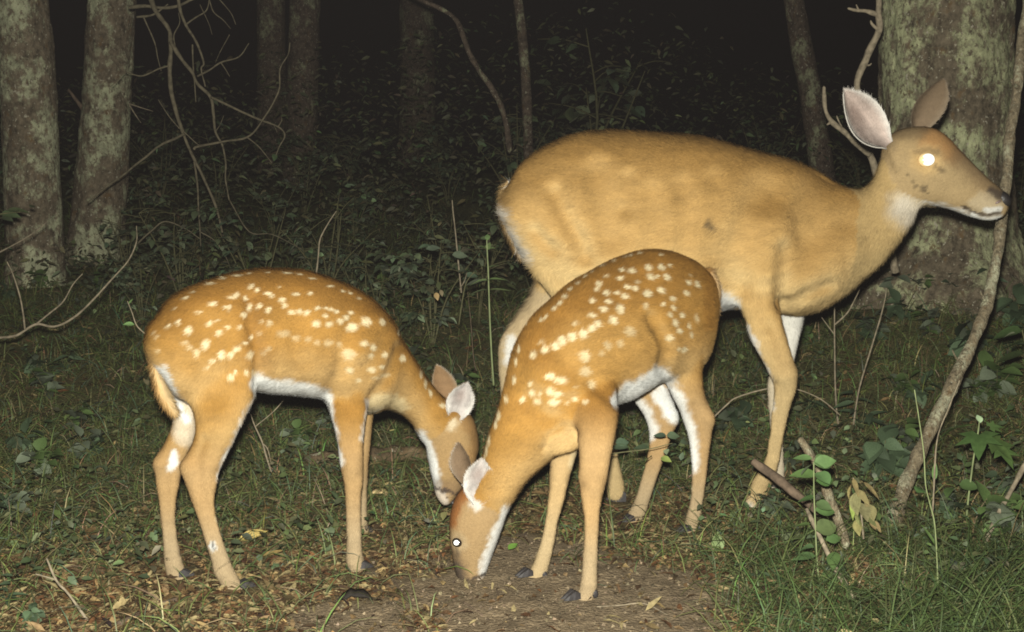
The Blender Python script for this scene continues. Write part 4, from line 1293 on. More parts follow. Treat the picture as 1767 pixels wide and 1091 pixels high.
S2 = zoom_spots([
    (840, 190, 22, 20), (907, 187, 20, 22), (950, 175, 14, 12), (905, 122, 14, 8), (795, 115, 14, 7), (745, 128, 14, 6), (720, 135, 12, 6), (700, 200, 18, 12), (750, 207, 24, 18), (690, 247, 20, 14), (655, 158, 14, 6), (850, 235, 24, 22), (885, 235, 14, 12),
    (935, 238, 20, 18), (780, 262, 16, 12, .6), (580, 275, 16, 20), (570, 305, 18, 16), (620, 238, 16, 10, .6), (730, 290, 22, 14), (770, 297, 18, 16), (835, 325, 30, 22), (905, 305, 24, 20), (620, 325, 20, 16), (675, 322, 20, 12), (715, 338, 24, 16),
    (545, 365, 16, 16), (630, 368, 22, 16), (690, 405, 24, 30), (655, 465, 26, 26), (600, 405, 24, 18), (545, 440, 22, 18), (575, 483, 24, 22), (545, 505, 24, 20), (500, 540, 26, 26), (440, 555, 26, 26), (390, 575, 26, 28), (355, 605, 26, 24), (300, 622, 24, 20), (240, 650, 20, 20),
    (460, 485, 18, 12, .6), (280, 585, 20, 10, .5), (825, 390, 18, 22, .6), (915, 383, 14, 14), (965, 350, 18, 16), (968, 397, 18, 16), (1050, 263, 18, 16), (1095, 273, 18, 20), (1040, 320, 20, 16), (950, 435, 20, 14), (1017, 438, 18, 18),
    (980, 475, 22, 20), (1090, 450, 16, 24, .6), (1000, 520, 20, 16), (950, 552, 24, 20), (1065, 540, 12, 20), (1052, 490, 8, 18), (1000, 612, 12, 14), (1027, 617, 20, 18), (1060, 225, 10, 10, .6),
    (600, 182, 16, 7), (545, 216, 10, 9), (508, 238, 10, 9), (468, 274, 14, 9), (433, 303, 14, 12), (401, 346, 14, 15), (378, 378, 14, 12), (350, 408, 16, 12), (284, 467, 20, 8), (304, 452, 14, 7), (205, 490, 10, 16), (166, 625, 9, 20), (152, 690, 9, 20), (140, 785, 14, 22),
    (100, 885, 14, 16), (183, 885, 14, 20), (58, 970, 14, 26), (45, 1010, 13, 24),
    (505, 655, 40, 34, .7), (625, 600, 30, 22, .5), (740, 525, 36, 28, .5), (690, 590, 26, 20, .4), (595, 640, 20, 20, .4), (510, 735, 34, 30, .6), (540, 800, 24, 24, .6),
    (325, 765, 24, 16), (380, 783, 36, 20), (225, 800, 14, 16, .8), (235, 850, 22, 22), (275, 853, 14, 12, .7), (330, 838, 24, 22), (365, 855, 26, 20), (265, 892, 24, 18, .8), (350, 895, 34, 20), (412, 897, 12, 10), (452, 875, 18, 14), (515, 888, 20, 14, .8), (460, 815, 14, 8, .6),
], 840, 400, 3.03) + zoom_spots([(388, 385, 7, 26), (378, 420, 7, 26), (370, 450, 6, 18, .8)], 680, 600, 2.373)


def paint_f2(X):
    V, N, pix, near, IS = X['V'], X['N'], X['pix'], X['near'], X['is']
    c = fawn_base(X, 0.42)
    c = lerp(c, (0.43, 0.25, 0.075), IS('torso') * near * stroke(pix, [(1010, 600), (1060, 610), (1100, 590)], 15, 50) * 0.6)
    c = lerp(c, WHITE, stroke(pix, [(1068, 690), (1100, 672), (1134, 650)], 8, 9) * IS('torso', 'NF'))
    c = lerp(c, WHITE, stroke(pix, [(1138, 648), (1158, 678), (1175, 712), (1186, 752), (1192, 800)], 8, 11) * IS('NH', 'torso') * 0.95)
    c = lerp(c, WHITE, stroke(pix, [(1085, 672), (1100, 695), (1112, 716), (1120, 745)], 8, 10) * IS('FH', 'torso') * 0.9)
    c = lerp(c, WHITE, stroke(pix, [(1142, 680), (1152, 700), (1160, 716)], 9, 8) * IS('FH'))
    c = lerp(c, (0.50, 0.34, 0.15), stroke(pix, [(952, 775), (975, 764), (992, 752)], 12, 12) * IS('brisket', 'torso', 'neck') * 0.95)
    c = lerp(c, (0.62, 0.52, 0.33), stroke(pix, [(996, 756), (990, 800)], 2, 8) * IS('FF') * 0.7)
    c = lerp(c, (0.50, 0.38, 0.20), IS('FF') * 0.35)
    c = lerp(c, (0.27, 0.12, 0.02), IS('torso') * near * stroke(pix, [(1222, 480), (1225, 560)], 4, 12) * 0.5)
    h = IS('head')
    c = lerp(c, (0.33, 0.225, 0.115), h * 0.9)
    c = lerp(c, (0.24, 0.085, 0.02), h * stroke(pix, [(795, 850), (782, 868), (776, 895)], 8, 12) * 0.85)
    c = lerp(c, (0.17, 0.115, 0.065), h * stroke(pix, [(779, 955), (787, 990)], 8, 18) * 0.8)
    c = lerp(c, WHITE, stroke(pix, [(874, 886), (862, 920), (850, 955), (840, 985)], 6, 9) * IS('head', 'neck') * 0.9)
    c = lerp(c, WHITE, h * stroke(pix, [(818, 868), (822, 872)], 5, 7) * 0.6)
    c = lerp(c, (0.45, 0.34, 0.20), h * stroke(pix, [(790, 936)], 12, 8) * 0.6)
    c = lerp(c, (0.10, 0.07, 0.045), h * stroke(pix, [(786, 945), (789, 955)], 1.5, 4) * 0.6)
    c = lerp(c, (0.08, 0.06, 0.045), h * stroke(pix, [(784, 978), (791, 1000), (800, 1012)], 7, 9) * 0.9)
    c = lerp(c, (0.50, 0.43, 0.35), h * stroke(pix, [(826, 1004)], 6, 5) * 0.9)
    c = lerp(c, (0.06, 0.045, 0.035), h * stroke(pix, [(806, 1012), (813, 998), (824, 991), (834, 990)], 1.2, 3) * 0.95)
    return paint_spots(X, c, S2, (0.68, 0.58, 0.37), torso=('torso', 'NH', 'FH'), seed=5)


f2_grooves = [
    (('torso', 'NH'), [(1125, 548), (1140, 575), (1150, 600), (1142, 640)], 2, 12, 0.007),
    (('torso', 'NF'), [(1020, 660), (1045, 680), (1066, 695)], 2, 12, 0.004),
    (('neck', 'NF', 'torso'), [(905, 690), (930, 712), (950, 725)], 3, 14, 0.005),
    (('brisket', 'neck', 'NF', 'torso'), [(938, 775), (948, 752), (975, 738), (995, 745)], 1.5, 5, 0.004),
    (('NF',), [(1026, 700), (1030, 750), (1026, 800)], 1, 10, 0.003),
    (('NF',), [(1004, 836), (1020, 850), (1022, 890), (1019, 950)], 1, 6, 0.0035),
    (('NH',), [(1200, 700), (1210, 730), (1208, 770), (1206, 830), (1202, 880)], 1, 6, 0.004),
    (('FH',), [(1146, 740), (1136, 770), (1124, 810), (1112, 850)], 1, 6, 0.0035),
    (('FF',), [(966, 830), (960, 870), (950, 910), (944, 950)], 1, 6, 0.003),
    (('torso',), [(930, 680), (975, 690), (1010, 700)], 2, 14, 0.004),
    (('torso',), [(985, 560), (975, 610), (965, 660)], 3, 16, 0.003),
    (('NF',), [(1024, 838)], 9, 10, -0.005), (('FF',), [(964, 832)], 7, 8, -0.003), (('NH',), [(1226, 722)], 6, 9, -0.0055), (('FH',), [(1164, 722)], 6, 9, -0.004), (('NF',), [(1015, 1010)], 7, 9, -0.0025), (('torso', 'NF'), [(935, 640), (960, 670)], 12, 24, -0.006),
    (('head',), [(790, 936)], 5, 6, 0.004),
]
fawn_b, fb_fur, BX = make_deer('spotted fawn sniffing the bare soil, one white eye showing, in front of the doe',
                               (at(1060, 700, 2.75)[0], 2.75, 0), F2, ('torso', 'head', 'neck'), 0.0046, paint_f2, fur_fawn, f2_grooves, 24, 260000, 0.0010,
                               'deer feeding at the bare patch')
add_ear(fawn_b, fb_fur, at(824, 873, 2.57), at(831, 793, 2.555), 0.035, (0.0, -1.0, 0.25), FEAR_IN, FEAR_OUT, EAR_RIM, cup=0.25, point=0.80, count=6000)
add_ear(fawn_b, fb_fur, at(806, 838, 2.645), at(791, 766, 2.68), 0.026, (-0.55, 0.75, 0.1), FEAR_IN, (0.15, 0.10, 0.06), (0.26, 0.2, 0.14), cup=0.4, point=0.8, skew=0.25, count=5000)
add_eye(fawn_b, at(789, 936, 2.583), (-0.35, -0.93, 0.1), 0.0105, 0.0060)
add_eye(fawn_b, at(792, 934, 2.655), (-0.35, 0.93, 0.1), 0.0125, 0.005)
hV, hQ = blob(at(801, 1010, 2.612), (0.015, 0.019, 0.009), np.array([[0.85, 0, 0.5], [0, 1, 0], [-0.5, 0, 0.85]]), 16, 10)
part('nose', hV, hQ, M_NOSE, fawn_b)
add_hoof(fawn_b, 971, 996, 1055, 2.472, 0.015, 0.024, -0.015)
add_hoof(fawn_b, 892, 915, 1015, 2.614, 0.014, 0.023, -0.015)
add_hoof(fawn_b, 1168, 1188, 943, 2.94, 0.014, 0.022, -0.015)
add_hoof(fawn_b, 1071, 1092, 914, 3.025, 0.014, 0.022, -0.015)
add_dewclaws(fawn_b, 1026, 1024, 2.478, 1, 0.0075)
add_dewclaws(fawn_b, 939, 992, 2.62, 1, 0.0075)
add_dewclaws(fawn_b, 1207, 912, 2.945, 1, 0.0075)
add_tail(fawn_b, fb_fur, [(1216, 470, 1230, 468, 3.05, 0.016), (1222, 500, 1240, 495, 3.06, 0.020), (1221, 535, 1239, 535, 3.06, 0.020), (1216, 565, 1230, 567, 3.06, 0.014), (1212, 585, 1222, 588, 3.06, 0.008)],
         (0.30, 0.16, 0.05), (0.45, 0.3, 0.15), 0.018, 5000)
fb_fur.build(fawn_b)
# ================================================================== STICKS, PLANTS, LITTER, GRASS
def poly_stick(name, label, cat, lines, mat, group=None, seed=0):
    """One branching stick: lines of (points [(px, py[, Y])], Y, r0, r1); first line is the main stem, the others its branches."""
    roots = [at(p[0], p[1], p[2] if len(p) > 2 else lines[0][1]) for p in lines[0][0]]
    low = min(roots, key=lambda q: q[2])
    t = thing(name, low, label, cat, group)
    for k, (pp, Y, r0, r1) in enumerate(lines):
        P = [at(p[0], p[1], p[2] if len(p) > 2 else Y) for p in pp]
        V, Q, T = tube(P, np.linspace(r0, r1, len(P)), 8, 5, 0.35 * r0, seed + k)
        part('stem' if k == 0 else 'twig', V, [Q, T], mat, t)
    return t


# dead branches hanging by the left trees
BY = 5.6
poly_stick('dead_branch', 'tangled dead grey branch drooping beside the second trunk from the left', 'branch', [
    ([(255, -20), (267, 17), (290, 48), (295, 71), (293, 114), (298, 170), (315, 227), (335, 278), (352, 310), (375, 365), (384, 400)], BY, 0.0125, 0.005),
    ([(295, 72), (305, 90), (318, 108), (332, 125), (341, 145), (364, 168), (369, 199), (372, 227), (384, 250), (389, 278), (388, 310), (396, 345)], BY - 0.05, 0.010, 0.003),
    ([(307, -12), (310, 15), (321, 43), (338, 71), (352, 108), (348, 119), (354, 150)], BY - 0.1, 0.008, 0.003),
    ([(364, 168), (406, 188), (449, 207), (480, 219), (491, 233), (483, 252), (477, 268)], BY - 0.1, 0.006, 0.0022),
    ([(335, 258), (341, 253), (384, 244), (426, 237), (452, 210), (480, 159), (483, 119), (497, 94), (500, 74)], BY - 0.15, 0.006, 0.0022),
    ([(426, 237), (446, 253), (469, 281)], BY - 0.15, 0.0035, 0.0016),
    ([(318, 231), (300, 240), (278, 250), (250, 273), (222, 295), (186, 322), (150, 350)], BY - 0.1, 0.007, 0.003),
    ([(317, 228), (338, 247), (347, 252)], BY - 0.08, 0.003, 0.0014),
    ([(341, 132), (361, 122), (381, 108), (412, 98), (429, 75)], BY - 0.08, 0.005, 0.002),
    ([(381, 108), (389, 120), (396, 132)], BY - 0.08, 0.003, 0.0014),
    ([(335, 280), (341, 320), (343, 360), (345, 400), (346, 425)], BY - 0.02, 0.005, 0.0025),
    ([(345, 400), (370, 415), (388, 440), (400, 470)], BY - 0.1, 0.003, 0.0015), ([(238, 420), (262, 398), (285, 382), (320, 395), (345, 412)], BY - 0.3, 0.004, 0.0018),
    ([(396, 345), (430, 400), (470, 405), (520, 430)], BY - 0.2, 0.003, 0.0015), ([(396, 60), (380, 90), (372, 108)], BY - 0.05, 0.002, 0.001), ([(345, 8), (360, 40), (366, 60)], BY, 0.002, 0.001), ([(372, 227), (380, 215), (386, 200)], BY - 0.05, 0.0022, 0.001),
    ([(222, 14), (250, 11), (284, 13), (310, 9), (340, -4)], BY + 0.05, 0.009, 0.005),
    ([(236, 30), (264, 26), (290, 8)], BY + 0.05, 0.006, 0.003),
    ([(248, 30), (251, 37), (267, 74), (272, 100), (278, 122)], BY, 0.004, 0.0018),
    ([(290, 114), (273, 119), (247, 131), (230, 129), (216, 125), (204, 138), (190, 150)], BY - 0.05, 0.004, 0.0015),
    ([(332, 77), (333, 105), (335, 136), (338, 176)], BY - 0.05, 0.004, 0.0022),
    ([(310, 222), (295, 205), (283, 188), (273, 172)], BY, 0.003, 0.0014),
    ([(449, 207), (470, 214), (478, 228)], BY - 0.1, 0.002, 0.001),
    ([(480, 219), (486, 208), (485, 202)], BY - 0.1, 0.0025, 0.001),
    ([(321, 43), (338, 30), (356, 18), (362, -5)], BY - 0.1, 0.004, 0.002),
    ([(360, -5), (368, 20), (385, 35), (398, 50)], BY, 0.003, 0.0012),
    ([(372, -8), (388, 10), (400, 25), (407, 42)], BY, 0.003, 0.0012),
    ([(305, 90), (300, 62), (310, 40), (308, 22)], BY, 0.003, 0.0014),
], M_BRANCH, None, 3)
poly_stick('dead_twig', 'pale curved forked twig reaching up from the lower left edge', 'twig', [
    ([(-30, 586, 3.9), (0, 583, 3.9), (29, 579, 3.9), (62, 560, 3.9), (94, 564, 3.9), (126, 549, 3.9), (164, 514, 3.92), (199, 476, 3.95), (223, 447, 3.97), (236, 417, 4.0), (235, 391, 4.0)], 3.9, 0.005, 0.0015),
    ([(62, 560), (85, 541), (109, 520), (126, 491), (142, 473)], 3.9, 0.003, 0.0015),
    ([(43, 568), (40, 540), (35, 514), (23, 476), (12, 452)], 3.88, 0.003, 0.0016),
], M_TWIG, None, 5)
poly_stick('dead_twig', 'straight pale twig slanting across the leftmost trunk', 'twig', [([(-20, 444), (0, 435), (44, 411), (66, 396), (82, 382)], 4.6, 0.004, 0.0015)], M_TWIG, None, 6)
poly_stick('dead_twig', 'thin straight forked stick rising from the bottom left corner', 'twig', [
    ([(170, 1110), (163, 1091), (140, 1055), (116, 1022), (98, 1003), (80, 964)], 2.33, 0.0038, 0.002), ([(96, 1001), (80, 996), (62, 991)], 2.33, 0.002, 0.0012)], M_TWIG, None, 7)
poly_stick('leaning_pole', 'long bare lichened sapling leaning up past the nose of the doe', 'pole', [
    ([(1515, 965, 2.93), (1525, 935, 2.95), (1553, 858, 3.02), (1583, 785, 3.09), (1614, 722, 3.15), (1655, 640, 3.23), (1690, 560, 3.31), (1712, 490, 3.37), (1727, 400, 3.44), (1737, 320, 3.50), (1745, 230, 3.57), (1753, 160, 3.62), (1764, 80, 3.68), (1775, 0, 3.74)], 3.2, 0.0190, 0.0145),
    ([(1661, 628, 3.22), (1650, 618, 3.20), (1644, 605, 3.19)], 3.2, 0.004, 0.002),
    ([(1700, 520, 3.33), (1692, 505, 3.31)], 3.3, 0.004, 0.002),
    ([(1756, 150, 3.6), (1748, 146, 3.57), (1745, 138, 3.55)], 3.6, 0.005, 0.003),
    ([(1660, 625, 3.2), (1648, 668, 3.2), (1640, 700, 3.2), (1632, 720, 3.2)], 3.2, 0.0025, 0.001),
], M_POLE, None, 8)
poly_stick('dead_sapling', 'crooked bare sapling behind the pale ear of the doe', 'sapling', [
    ([(1545, 470, 4.3), (1530, 380, 4.3), (1510, 294, 4.3), (1497, 262, 4.3), (1484, 215, 4.3), (1480, 157, 4.3), (1482, 127, 4.3), (1496, 97, 4.3), (1517, 52, 4.3), (1515, 22, 4.3), (1516, -25, 4.3)], 4.3, 0.014, 0.011),
    ([(1501, 266), (1475, 247), (1457, 228), (1435, 210), (1424, 188), (1422, 151)], 4.25, 0.010, 0.007),
    ([(1434, 211), (1428, 215)], 4.25, 0.005, 0.003), ([(1455, 226), (1446, 206), (1444, 200)], 4.25, 0.004, 0.002),
    ([(1514, 26), (1495, 20), (1478, 18), (1463, 14)], 4.3, 0.009, 0.004), ([(1482, 18), (1478, 8)], 4.3, 0.004, 0.002),
    ([(1516, 52), (1505, 42), (1502, 36)], 4.3, 0.006, 0.003), ([(1488, 112), (1500, 113), (1504, 110)], 4.3, 0.004, 0.002),
], M_TWIG, None, 9)
poly_stick('bent_sapling', 'slim bowed sapling leaning in the dark, top middle', 'sapling', [
    ([(700, -15), (731, 2), (765, 18), (788, 36), (800, 66), (812, 98), (830, 128), (852, 158), (870, 200), (880, 260)], 7.2, 0.013, 0.018)], M_BARK, None, 10)
poly_stick('dry_stalk', 'thin pale crooked stem rising behind the back of the left fawn', 'twig', [([(545, 480, 4.1), (546, 471, 4.1), (549, 440, 4.1), (553, 412, 4.1), (566, 386, 4.1), (580, 365, 4.1)], 4.1, 0.0035, 0.0015)], M_TWIG, None, 11)
poly_stick('dry_stalk', 'thin pale dry stalk left of the upright green stem', 'twig', [([(880, 720, 4.4), (870, 640, 4.4), (820, 580, 4.4), (796, 505, 4.4), (792, 465, 4.4), (787, 412, 4.4), (780, 346, 4.4)][3:], 4.4, 0.0035, 0.002), ([(793, 500), (802, 484), (806, 470)], 4.4, 0.002, 0.001)], M_TWIG, None, 12)
poly_stick('dry_stalk', 'hair thin dry stalk between the left fawn and the green stem', 'twig', [([(822, 640, 4.0), (818, 623, 4.0), (813, 567, 4.0), (807, 504, 4.0)], 4.0, 0.002, 0.001)], M_TWIG_DARK, None, 13)
poly_stick('dry_stalk', 'bare grey forked seedling under the chest of the doe', 'twig', [
    ([(1449, 760, 3.9), (1448, 744, 3.9), (1442, 690, 3.9), (1440, 608, 3.9), (1440, 527, 3.9)], 3.9, 0.004, 0.002), ([(1441, 560), (1462, 540), (1476, 515), (1484, 498)], 3.9, 0.003, 0.0015),
    ([(1440, 578), (1428, 562), (1418, 548)], 3.9, 0.0025, 0.0012)], M_TWIG, None, 14)
poly_stick('dry_stalk', 'thin dry shoot bending left below the thick trunk', 'twig', [([(1470, 740, 3.8), (1472, 733, 3.8), (1483, 668, 3.8), (1510, 581, 3.8), (1524, 530, 3.8), (1530, 498, 3.8)], 3.8, 0.0035, 0.0015)], M_TWIG, None, 15)
poly_stick('dead_twig', 'bowed thin twig arching behind the front leg of the doe', 'twig', [([(1232, 720), (1255, 698), (1271, 686), (1319, 672), (1350, 670), (1381, 674), (1419, 691), (1450, 717)], 3.55, 0.0025, 0.0015)], M_TWIG, None, 16)
poly_stick('dead_stick', 'stout dark broken stick beside the front hoof of the doe', 'stick', [([(1300, 796, 2.86), (1330, 818, 2.84), (1367, 848, 2.80), (1386, 862, 2.78), (1412, 885, 2.74)], 2.8, 0.0105, 0.0095)], M_TWIG_DARK, None, 17)
poly_stick('dead_stick', 'short grey lichened stake standing behind the yellow leaved sprig', 'stick', [([(1380, 757, 2.75), (1396, 782, 2.75), (1412, 809, 2.74), (1429, 852, 2.73), (1450, 912, 2.72), (1458, 940, 2.7)], 2.74, 0.0075, 0.0125)], M_POLE, None, 18)
poly_stick('dead_stick', 'long thin grey stick slanting down to the bottom edge at right', 'stick', [([(1391, 879, 2.62), (1434, 966, 2.53), (1460, 1010, 2.48), (1483, 1053, 2.43), (1502, 1091, 2.39), (1512, 1110, 2.36)], 2.5, 0.005, 0.0065)], M_TWIG, None, 19)
poly_stick('dead_stick', 'grey slanting stick at the right edge near the maple seedling', 'stick', [([(1772, 795, 2.9), (1765, 809, 2.9), (1727, 879, 2.84), (1700, 934, 2.8), (1690, 960, 2.78)], 2.85, 0.006, 0.005)], M_TWIG, None, 20)
poly_stick('dry_stalk', 'forked pale dry stem under the belly of the left fawn', 'twig', [([(468, 815, 3.3), (460, 790, 3.3), (452, 762, 3.3), (440, 735, 3.3), (433, 713, 3.3)], 3.3, 0.003, 0.0015), ([(453, 765), (462, 775), (468, 800)], 3.3, 0.002, 0.001), ([(440, 737), (470, 712), (490, 690)], 3.3, 0.0016, 0.001)], M_TWIG, None, 21)
for k, (lab, pp, r) in enumerate([
    ('dark twig on the bare soil left of the fawn nose', [(672, 995), (690, 1018), (703, 1038), (722, 1052)], 0.0018),
    ('short dark twig on the bare soil in front of the forelegs', [(800, 1045), (815, 1053), (832, 1063)], 0.0018),
    ('brown twig lying behind the head of the sniffing fawn', [(876, 942), (900, 927), (931, 905), (950, 895)], 0.0026),
    ('tiny dark twig right below the nose of the sniffing fawn', [(857, 1018), (860, 1030), (866, 1042)], 0.0016),
    ('curved grass straw across the soil by the front hoof', [(1030, 1050), (1070, 1045), (1110, 1048), (1150, 1062)], 0.0015),
    ('dry stalk lying under the neck of the sniffing fawn', [(886, 905), (896, 895), (905, 880)], 0.0015),
    ('thin dry straw in the litter behind the left fawn', [(105, 905), (130, 915), (160, 935)], 0.0016),
    ('brown stick end buried in litter at the bottom left', [(205, 1085), (250, 1060), (300, 1045), (330, 1043)], 0.006),
    ('dark twig leaning against the near hind hoof of the left fawn', [(376, 1010), (384, 1000), (392, 990)], 0.0014),
]):
    G = ground_pt([p[0] for p in pp], [p[1] for p in pp]) + [0, 0, r * 0.8 + 0.003]
    V, Q, T = tube(G, np.linspace(r, r * 0.5, len(pp)), 7, 5, 0.002, k)
    solo('fallen_twig', V, [Q, T], M_TWIG_DARK if 'dark' in lab or 'brown' in lab else M_TWIG, lab, 'twig')

# half-buried log behind the left fawn, wood chips, dark bark scrap
G = ground_pt([528, 580, 640, 700, 742], [806, 800, 796, 792, 790]) + [0, 0, 0.012]
V, Q, T = tube(G, [0.024, 0.027, 0.028, 0.027, 0.02], 16, 8, 0.006, 4)
solo('fallen_log', V, [Q, T], mat_bark('mossy_log', 0.2, bark=(0.12, 0.085, 0.05), lich=(0.14, 0.14, 0.06)), 'low half buried mossy log behind the front legs of the left fawn', 'log')


def chip(px, py, L, W, ang, tilt, seed):
    g = ground_pt([px], [py])[0] + [0, 0, 0.006]
    r5 = np.random.default_rng(seed)
    n = 9
    t = np.linspace(-1, 1, n)
    top = W * (1 - t ** 4) * (0.8 + 0.4 * r5.random(n))
    bot = -W * (1 - t ** 4) * (0.6 + 0.5 * r5.random(n))
    up = 0.012 * (1 - t ** 2) + 0.004 * r5.random(n)
    ca, sa = math.cos(ang), math.sin(ang)
    rows = []
    for x, a, b, z in zip(t * L, top, bot, up):
        for y, dz in ((b, 0), (a, tilt * abs(a) * 2), (a, tilt * abs(a) * 2 - 0.005), (b, -0.005)):
            rows.append([x * ca - y * sa, x * sa + y * ca, z + dz])
    V = np.array(rows) + g
    Q = [[i * 4 + j, i * 4 + (j + 1) % 4, i * 4 + 4 + (j + 1) % 4, i * 4 + 4 + j] for i in range(n - 1) for j in range(4)]
    Q += [[0, 3, 2, 1], [n * 4 - 4, n * 4 - 3, n * 4 - 2, n * 4 - 1]]
    return V, np.array(Q)


M_CHIP = mat_plain('split_wood', (0.46, 0.34, 0.17), 0.8, 0.2, noise=(60, 0.35), bump=0.5)
M_DARKBARK = mat_plain('black_bark', (0.018, 0.015, 0.012), 0.8, 0.2, noise=(80, 0.4), bump=0.6)
V, Q = chip(655, 862, 0.032, 0.009, 0.15, 0.6, 1)
solo('wood_chip', V, Q, M_CHIP, 'pale jagged wood chip behind the front hoof of the left fawn', 'wood chip')
V, Q = chip(672, 846, 0.026, 0.007, -0.2, 0.5, 2)
solo('wood_chip', V, Q, M_CHIP, 'pale flat wood chip just behind the jagged one', 'wood chip')
V, Q = chip(613, 1042, 0.036, 0.011, 0.12, 0.3, 3)
solo('bark_scrap', V, Q, M_DARKBARK, 'black scrap of bark on the bare soil near the bottom edge', 'bark')


# ---------------------------------------------------------------- leaves
def leaf_template(kind='oval', fold=0.25, droop=0.25, n=5):
    """Unit leaf along +x, lying in xy; verts and faces."""
    t = np.linspace(0, 1, n + 1)
    w = {'slim': np.sin(np.pi * t ** 0.75) * 0.19, 'oval': np.sin(np.pi * t ** 0.8) * 0.30, 'lance': np.sin(np.pi * t ** 0.7) * 0.13, 'round': np.sin(np.pi * t ** 0.75) ** 0.7 * 0.40,
         'oak': np.sin(np.pi * t ** 1.1) * 0.30 * (1 + 0.45 * np.cos(np.arange(n + 1) * np.pi))}[kind]
    V, F = [], []
    for i in range(n + 1):
        z = -droop * t[i] ** 2
        V += [[t[i], 0, z], [t[i] - 0.05 * (kind == 'oak') * (i % 2), w[i], z + fold * w[i]], [t[i], -w[i], z + fold * w[i]]]
    for i in range(n):
        a, b = i * 3, i * 3 + 3
        F += [[a, b, b + 1, a + 1], [a, a + 2, b + 2, b]]
    return np.array(V), np.array(F)


def maple_template():
    ang = np.radians([180, 215, 262, 285, 308, 330, 345, 0, 15, 30, 52, 75, 98, 145])
    rad = np.array([0.02, 0.30, 0.55, 0.34, 0.78, 0.42, 0.62, 1.0, 0.62, 0.42, 0.78, 0.34, 0.55, 0.30])
    V = [[0.30, 0, 0.02]] + [[0.30 + 0.70 * r * math.cos(a), 0.70 * r * math.sin(a), 0.10 * r * abs(math.sin(a)) - 0.12 * r * r] for a, r in zip(ang, rad)]
    n = len(ang)
    return np.array(V), np.array([[0, 1 + i, 1 + (i + 1) % n] for i in range(n)])


def scatter(tpl, pos, ang, pitch, roll, size):
    """Copies of a template joined (one kind of stuff): yaw, pitch up, roll; arrays."""
    V0, F0 = tpl
    n = len(pos)
    ca, sa, cp, sp, cr, sr = np.cos(ang), np.sin(ang), np.cos(pitch), np.sin(pitch), np.cos(roll), np.sin(roll)
    X = np.stack([ca * cp, sa * cp, sp], -1)
    Y0 = np.stack([-sa, ca, 0 * sa], -1)
    Z0 = np.cross(X, Y0)
    Yv = Y0 * cr[:, None] + Z0 * sr[:, None]
    Zv = -Y0 * sr[:, None] + Z0 * cr[:, None]
    V = pos[:, None] + size[:, None, None] * (V0[None, :, 0:1] * X[:, None] + V0[None, :, 1:2] * Yv[:, None] + V0[None, :, 2:3] * Zv[:, None])
    F = (F0[None] + (np.arange(n) * len(V0))[:, None, None]).reshape(-1, F0.shape[1])
    return V.reshape(-1, 3), F


M_LEAF = mat_attr('green_leaf', 0.55, 0.25, noise=(60, 0.25))
M_DEAD = mat_attr('dead_leaf', 0.8, 0.2, noise=(90, 0.3), bump=(120, 0.5))
M_GRASS = mat_attr('grass_blade', 0.55, 0.3)


def jitter(base, n, s=0.25, hue=0.12):
    c = np.asarray(base)[None] * np.exp(rng.normal(0, s, (n, 1))) * np.exp(rng.normal(0, hue, (n, 3)))
    return np.clip(c, 0.004, 0.7)


# fallen leaves lying singly: each one an object, copies share mesh data
DEAD_COL = [(0.13, 0.075, 0.032), (0.18, 0.115, 0.05), (0.075, 0.042, 0.02), (0.24, 0.17, 0.075), (0.12, 0.055, 0.022), (0.15, 0.10, 0.05)]
variants = []
for k in range(12):
    V0, F0 = leaf_template(['oak', 'oval', 'round', 'oak'][k % 4], rng.uniform(-0.5, 0.9), rng.uniform(-0.3, 0.5), 6)
    V0 = V0 + rng.normal(0, 0.025, V0.shape)
    V0[:, 2] += 0.25 * np.abs(V0[:, 1]) * rng.uniform(-1, 2) + 0.05
    variants.append(mesh_np('fallen_leaf', V0 - [0.5, 0, 0], F0, M_DEAD, True, np.repeat(jitter(DEAD_COL[k % 6], 1, 0.1), len(V0), 0)))
cnt = 0
while cnt < 250:
    if cnt < 215:
        g = ground_pt([rng.uniform(-20, 1300)], [rng.uniform(800, 1085)])[0]
        keep = litter_mask(g[0], g[1])[0] * (1 - 0.99 * soil_mask(g[0], g[1])[0])
    else:
        g = ground_pt([rng.uniform(1150, 1760)], [rng.uniform(560, 1080)])[0]
        keep = 0.9
    if rng.random() > keep + 0.004 or not clear_of_hooves(g[None])[0]:
        continue
    o = bpy.data.objects.new('fallen_leaf', variants[rng.integers(12)])
    o.location = tuple(g + [0, 0, 0.006])
    o.rotation_euler = (rng.normal(0, 0.35), rng.normal(0, 0.35), rng.uniform(0, 6.28))
    s = rng.uniform(0.020, 0.046)
    o.scale = (s, s, s)
    vk = variants.index(o.data)
    lpx = float(proj(np.array([g]))[0, 0])
    zone = [z for lim, z in ((300, 'at the lower left'), (640, 'around the legs of the left fawn'), (1000, 'around the head of the sniffing fawn'), (1250, 'by the forelegs of the sniffing fawn'), (9999, 'in the grass at the lower right')) if lpx < lim][0]
    link(o, None, 'small %s %s dead leaf %s' % (['brown', 'tan', 'dark brown', 'straw coloured', 'reddish brown', 'dull brown'][vk % 6], ['lobed', 'oval', 'rounded', 'ragged'][vk % 4], zone), 'leaf', 'dead leaves on the forest floor')
    cnt += 1


def single_leaf(name, label, tpl, pos, ang, pitch, roll, size, col, mat):
    V, F = scatter(tpl, np.array([pos]), np.array([ang]), np.array([pitch]), np.array([roll]), np.array([size]))
    return solo(name, V, F, mat, label, 'leaf', color=np.repeat([col], len(V), 0))


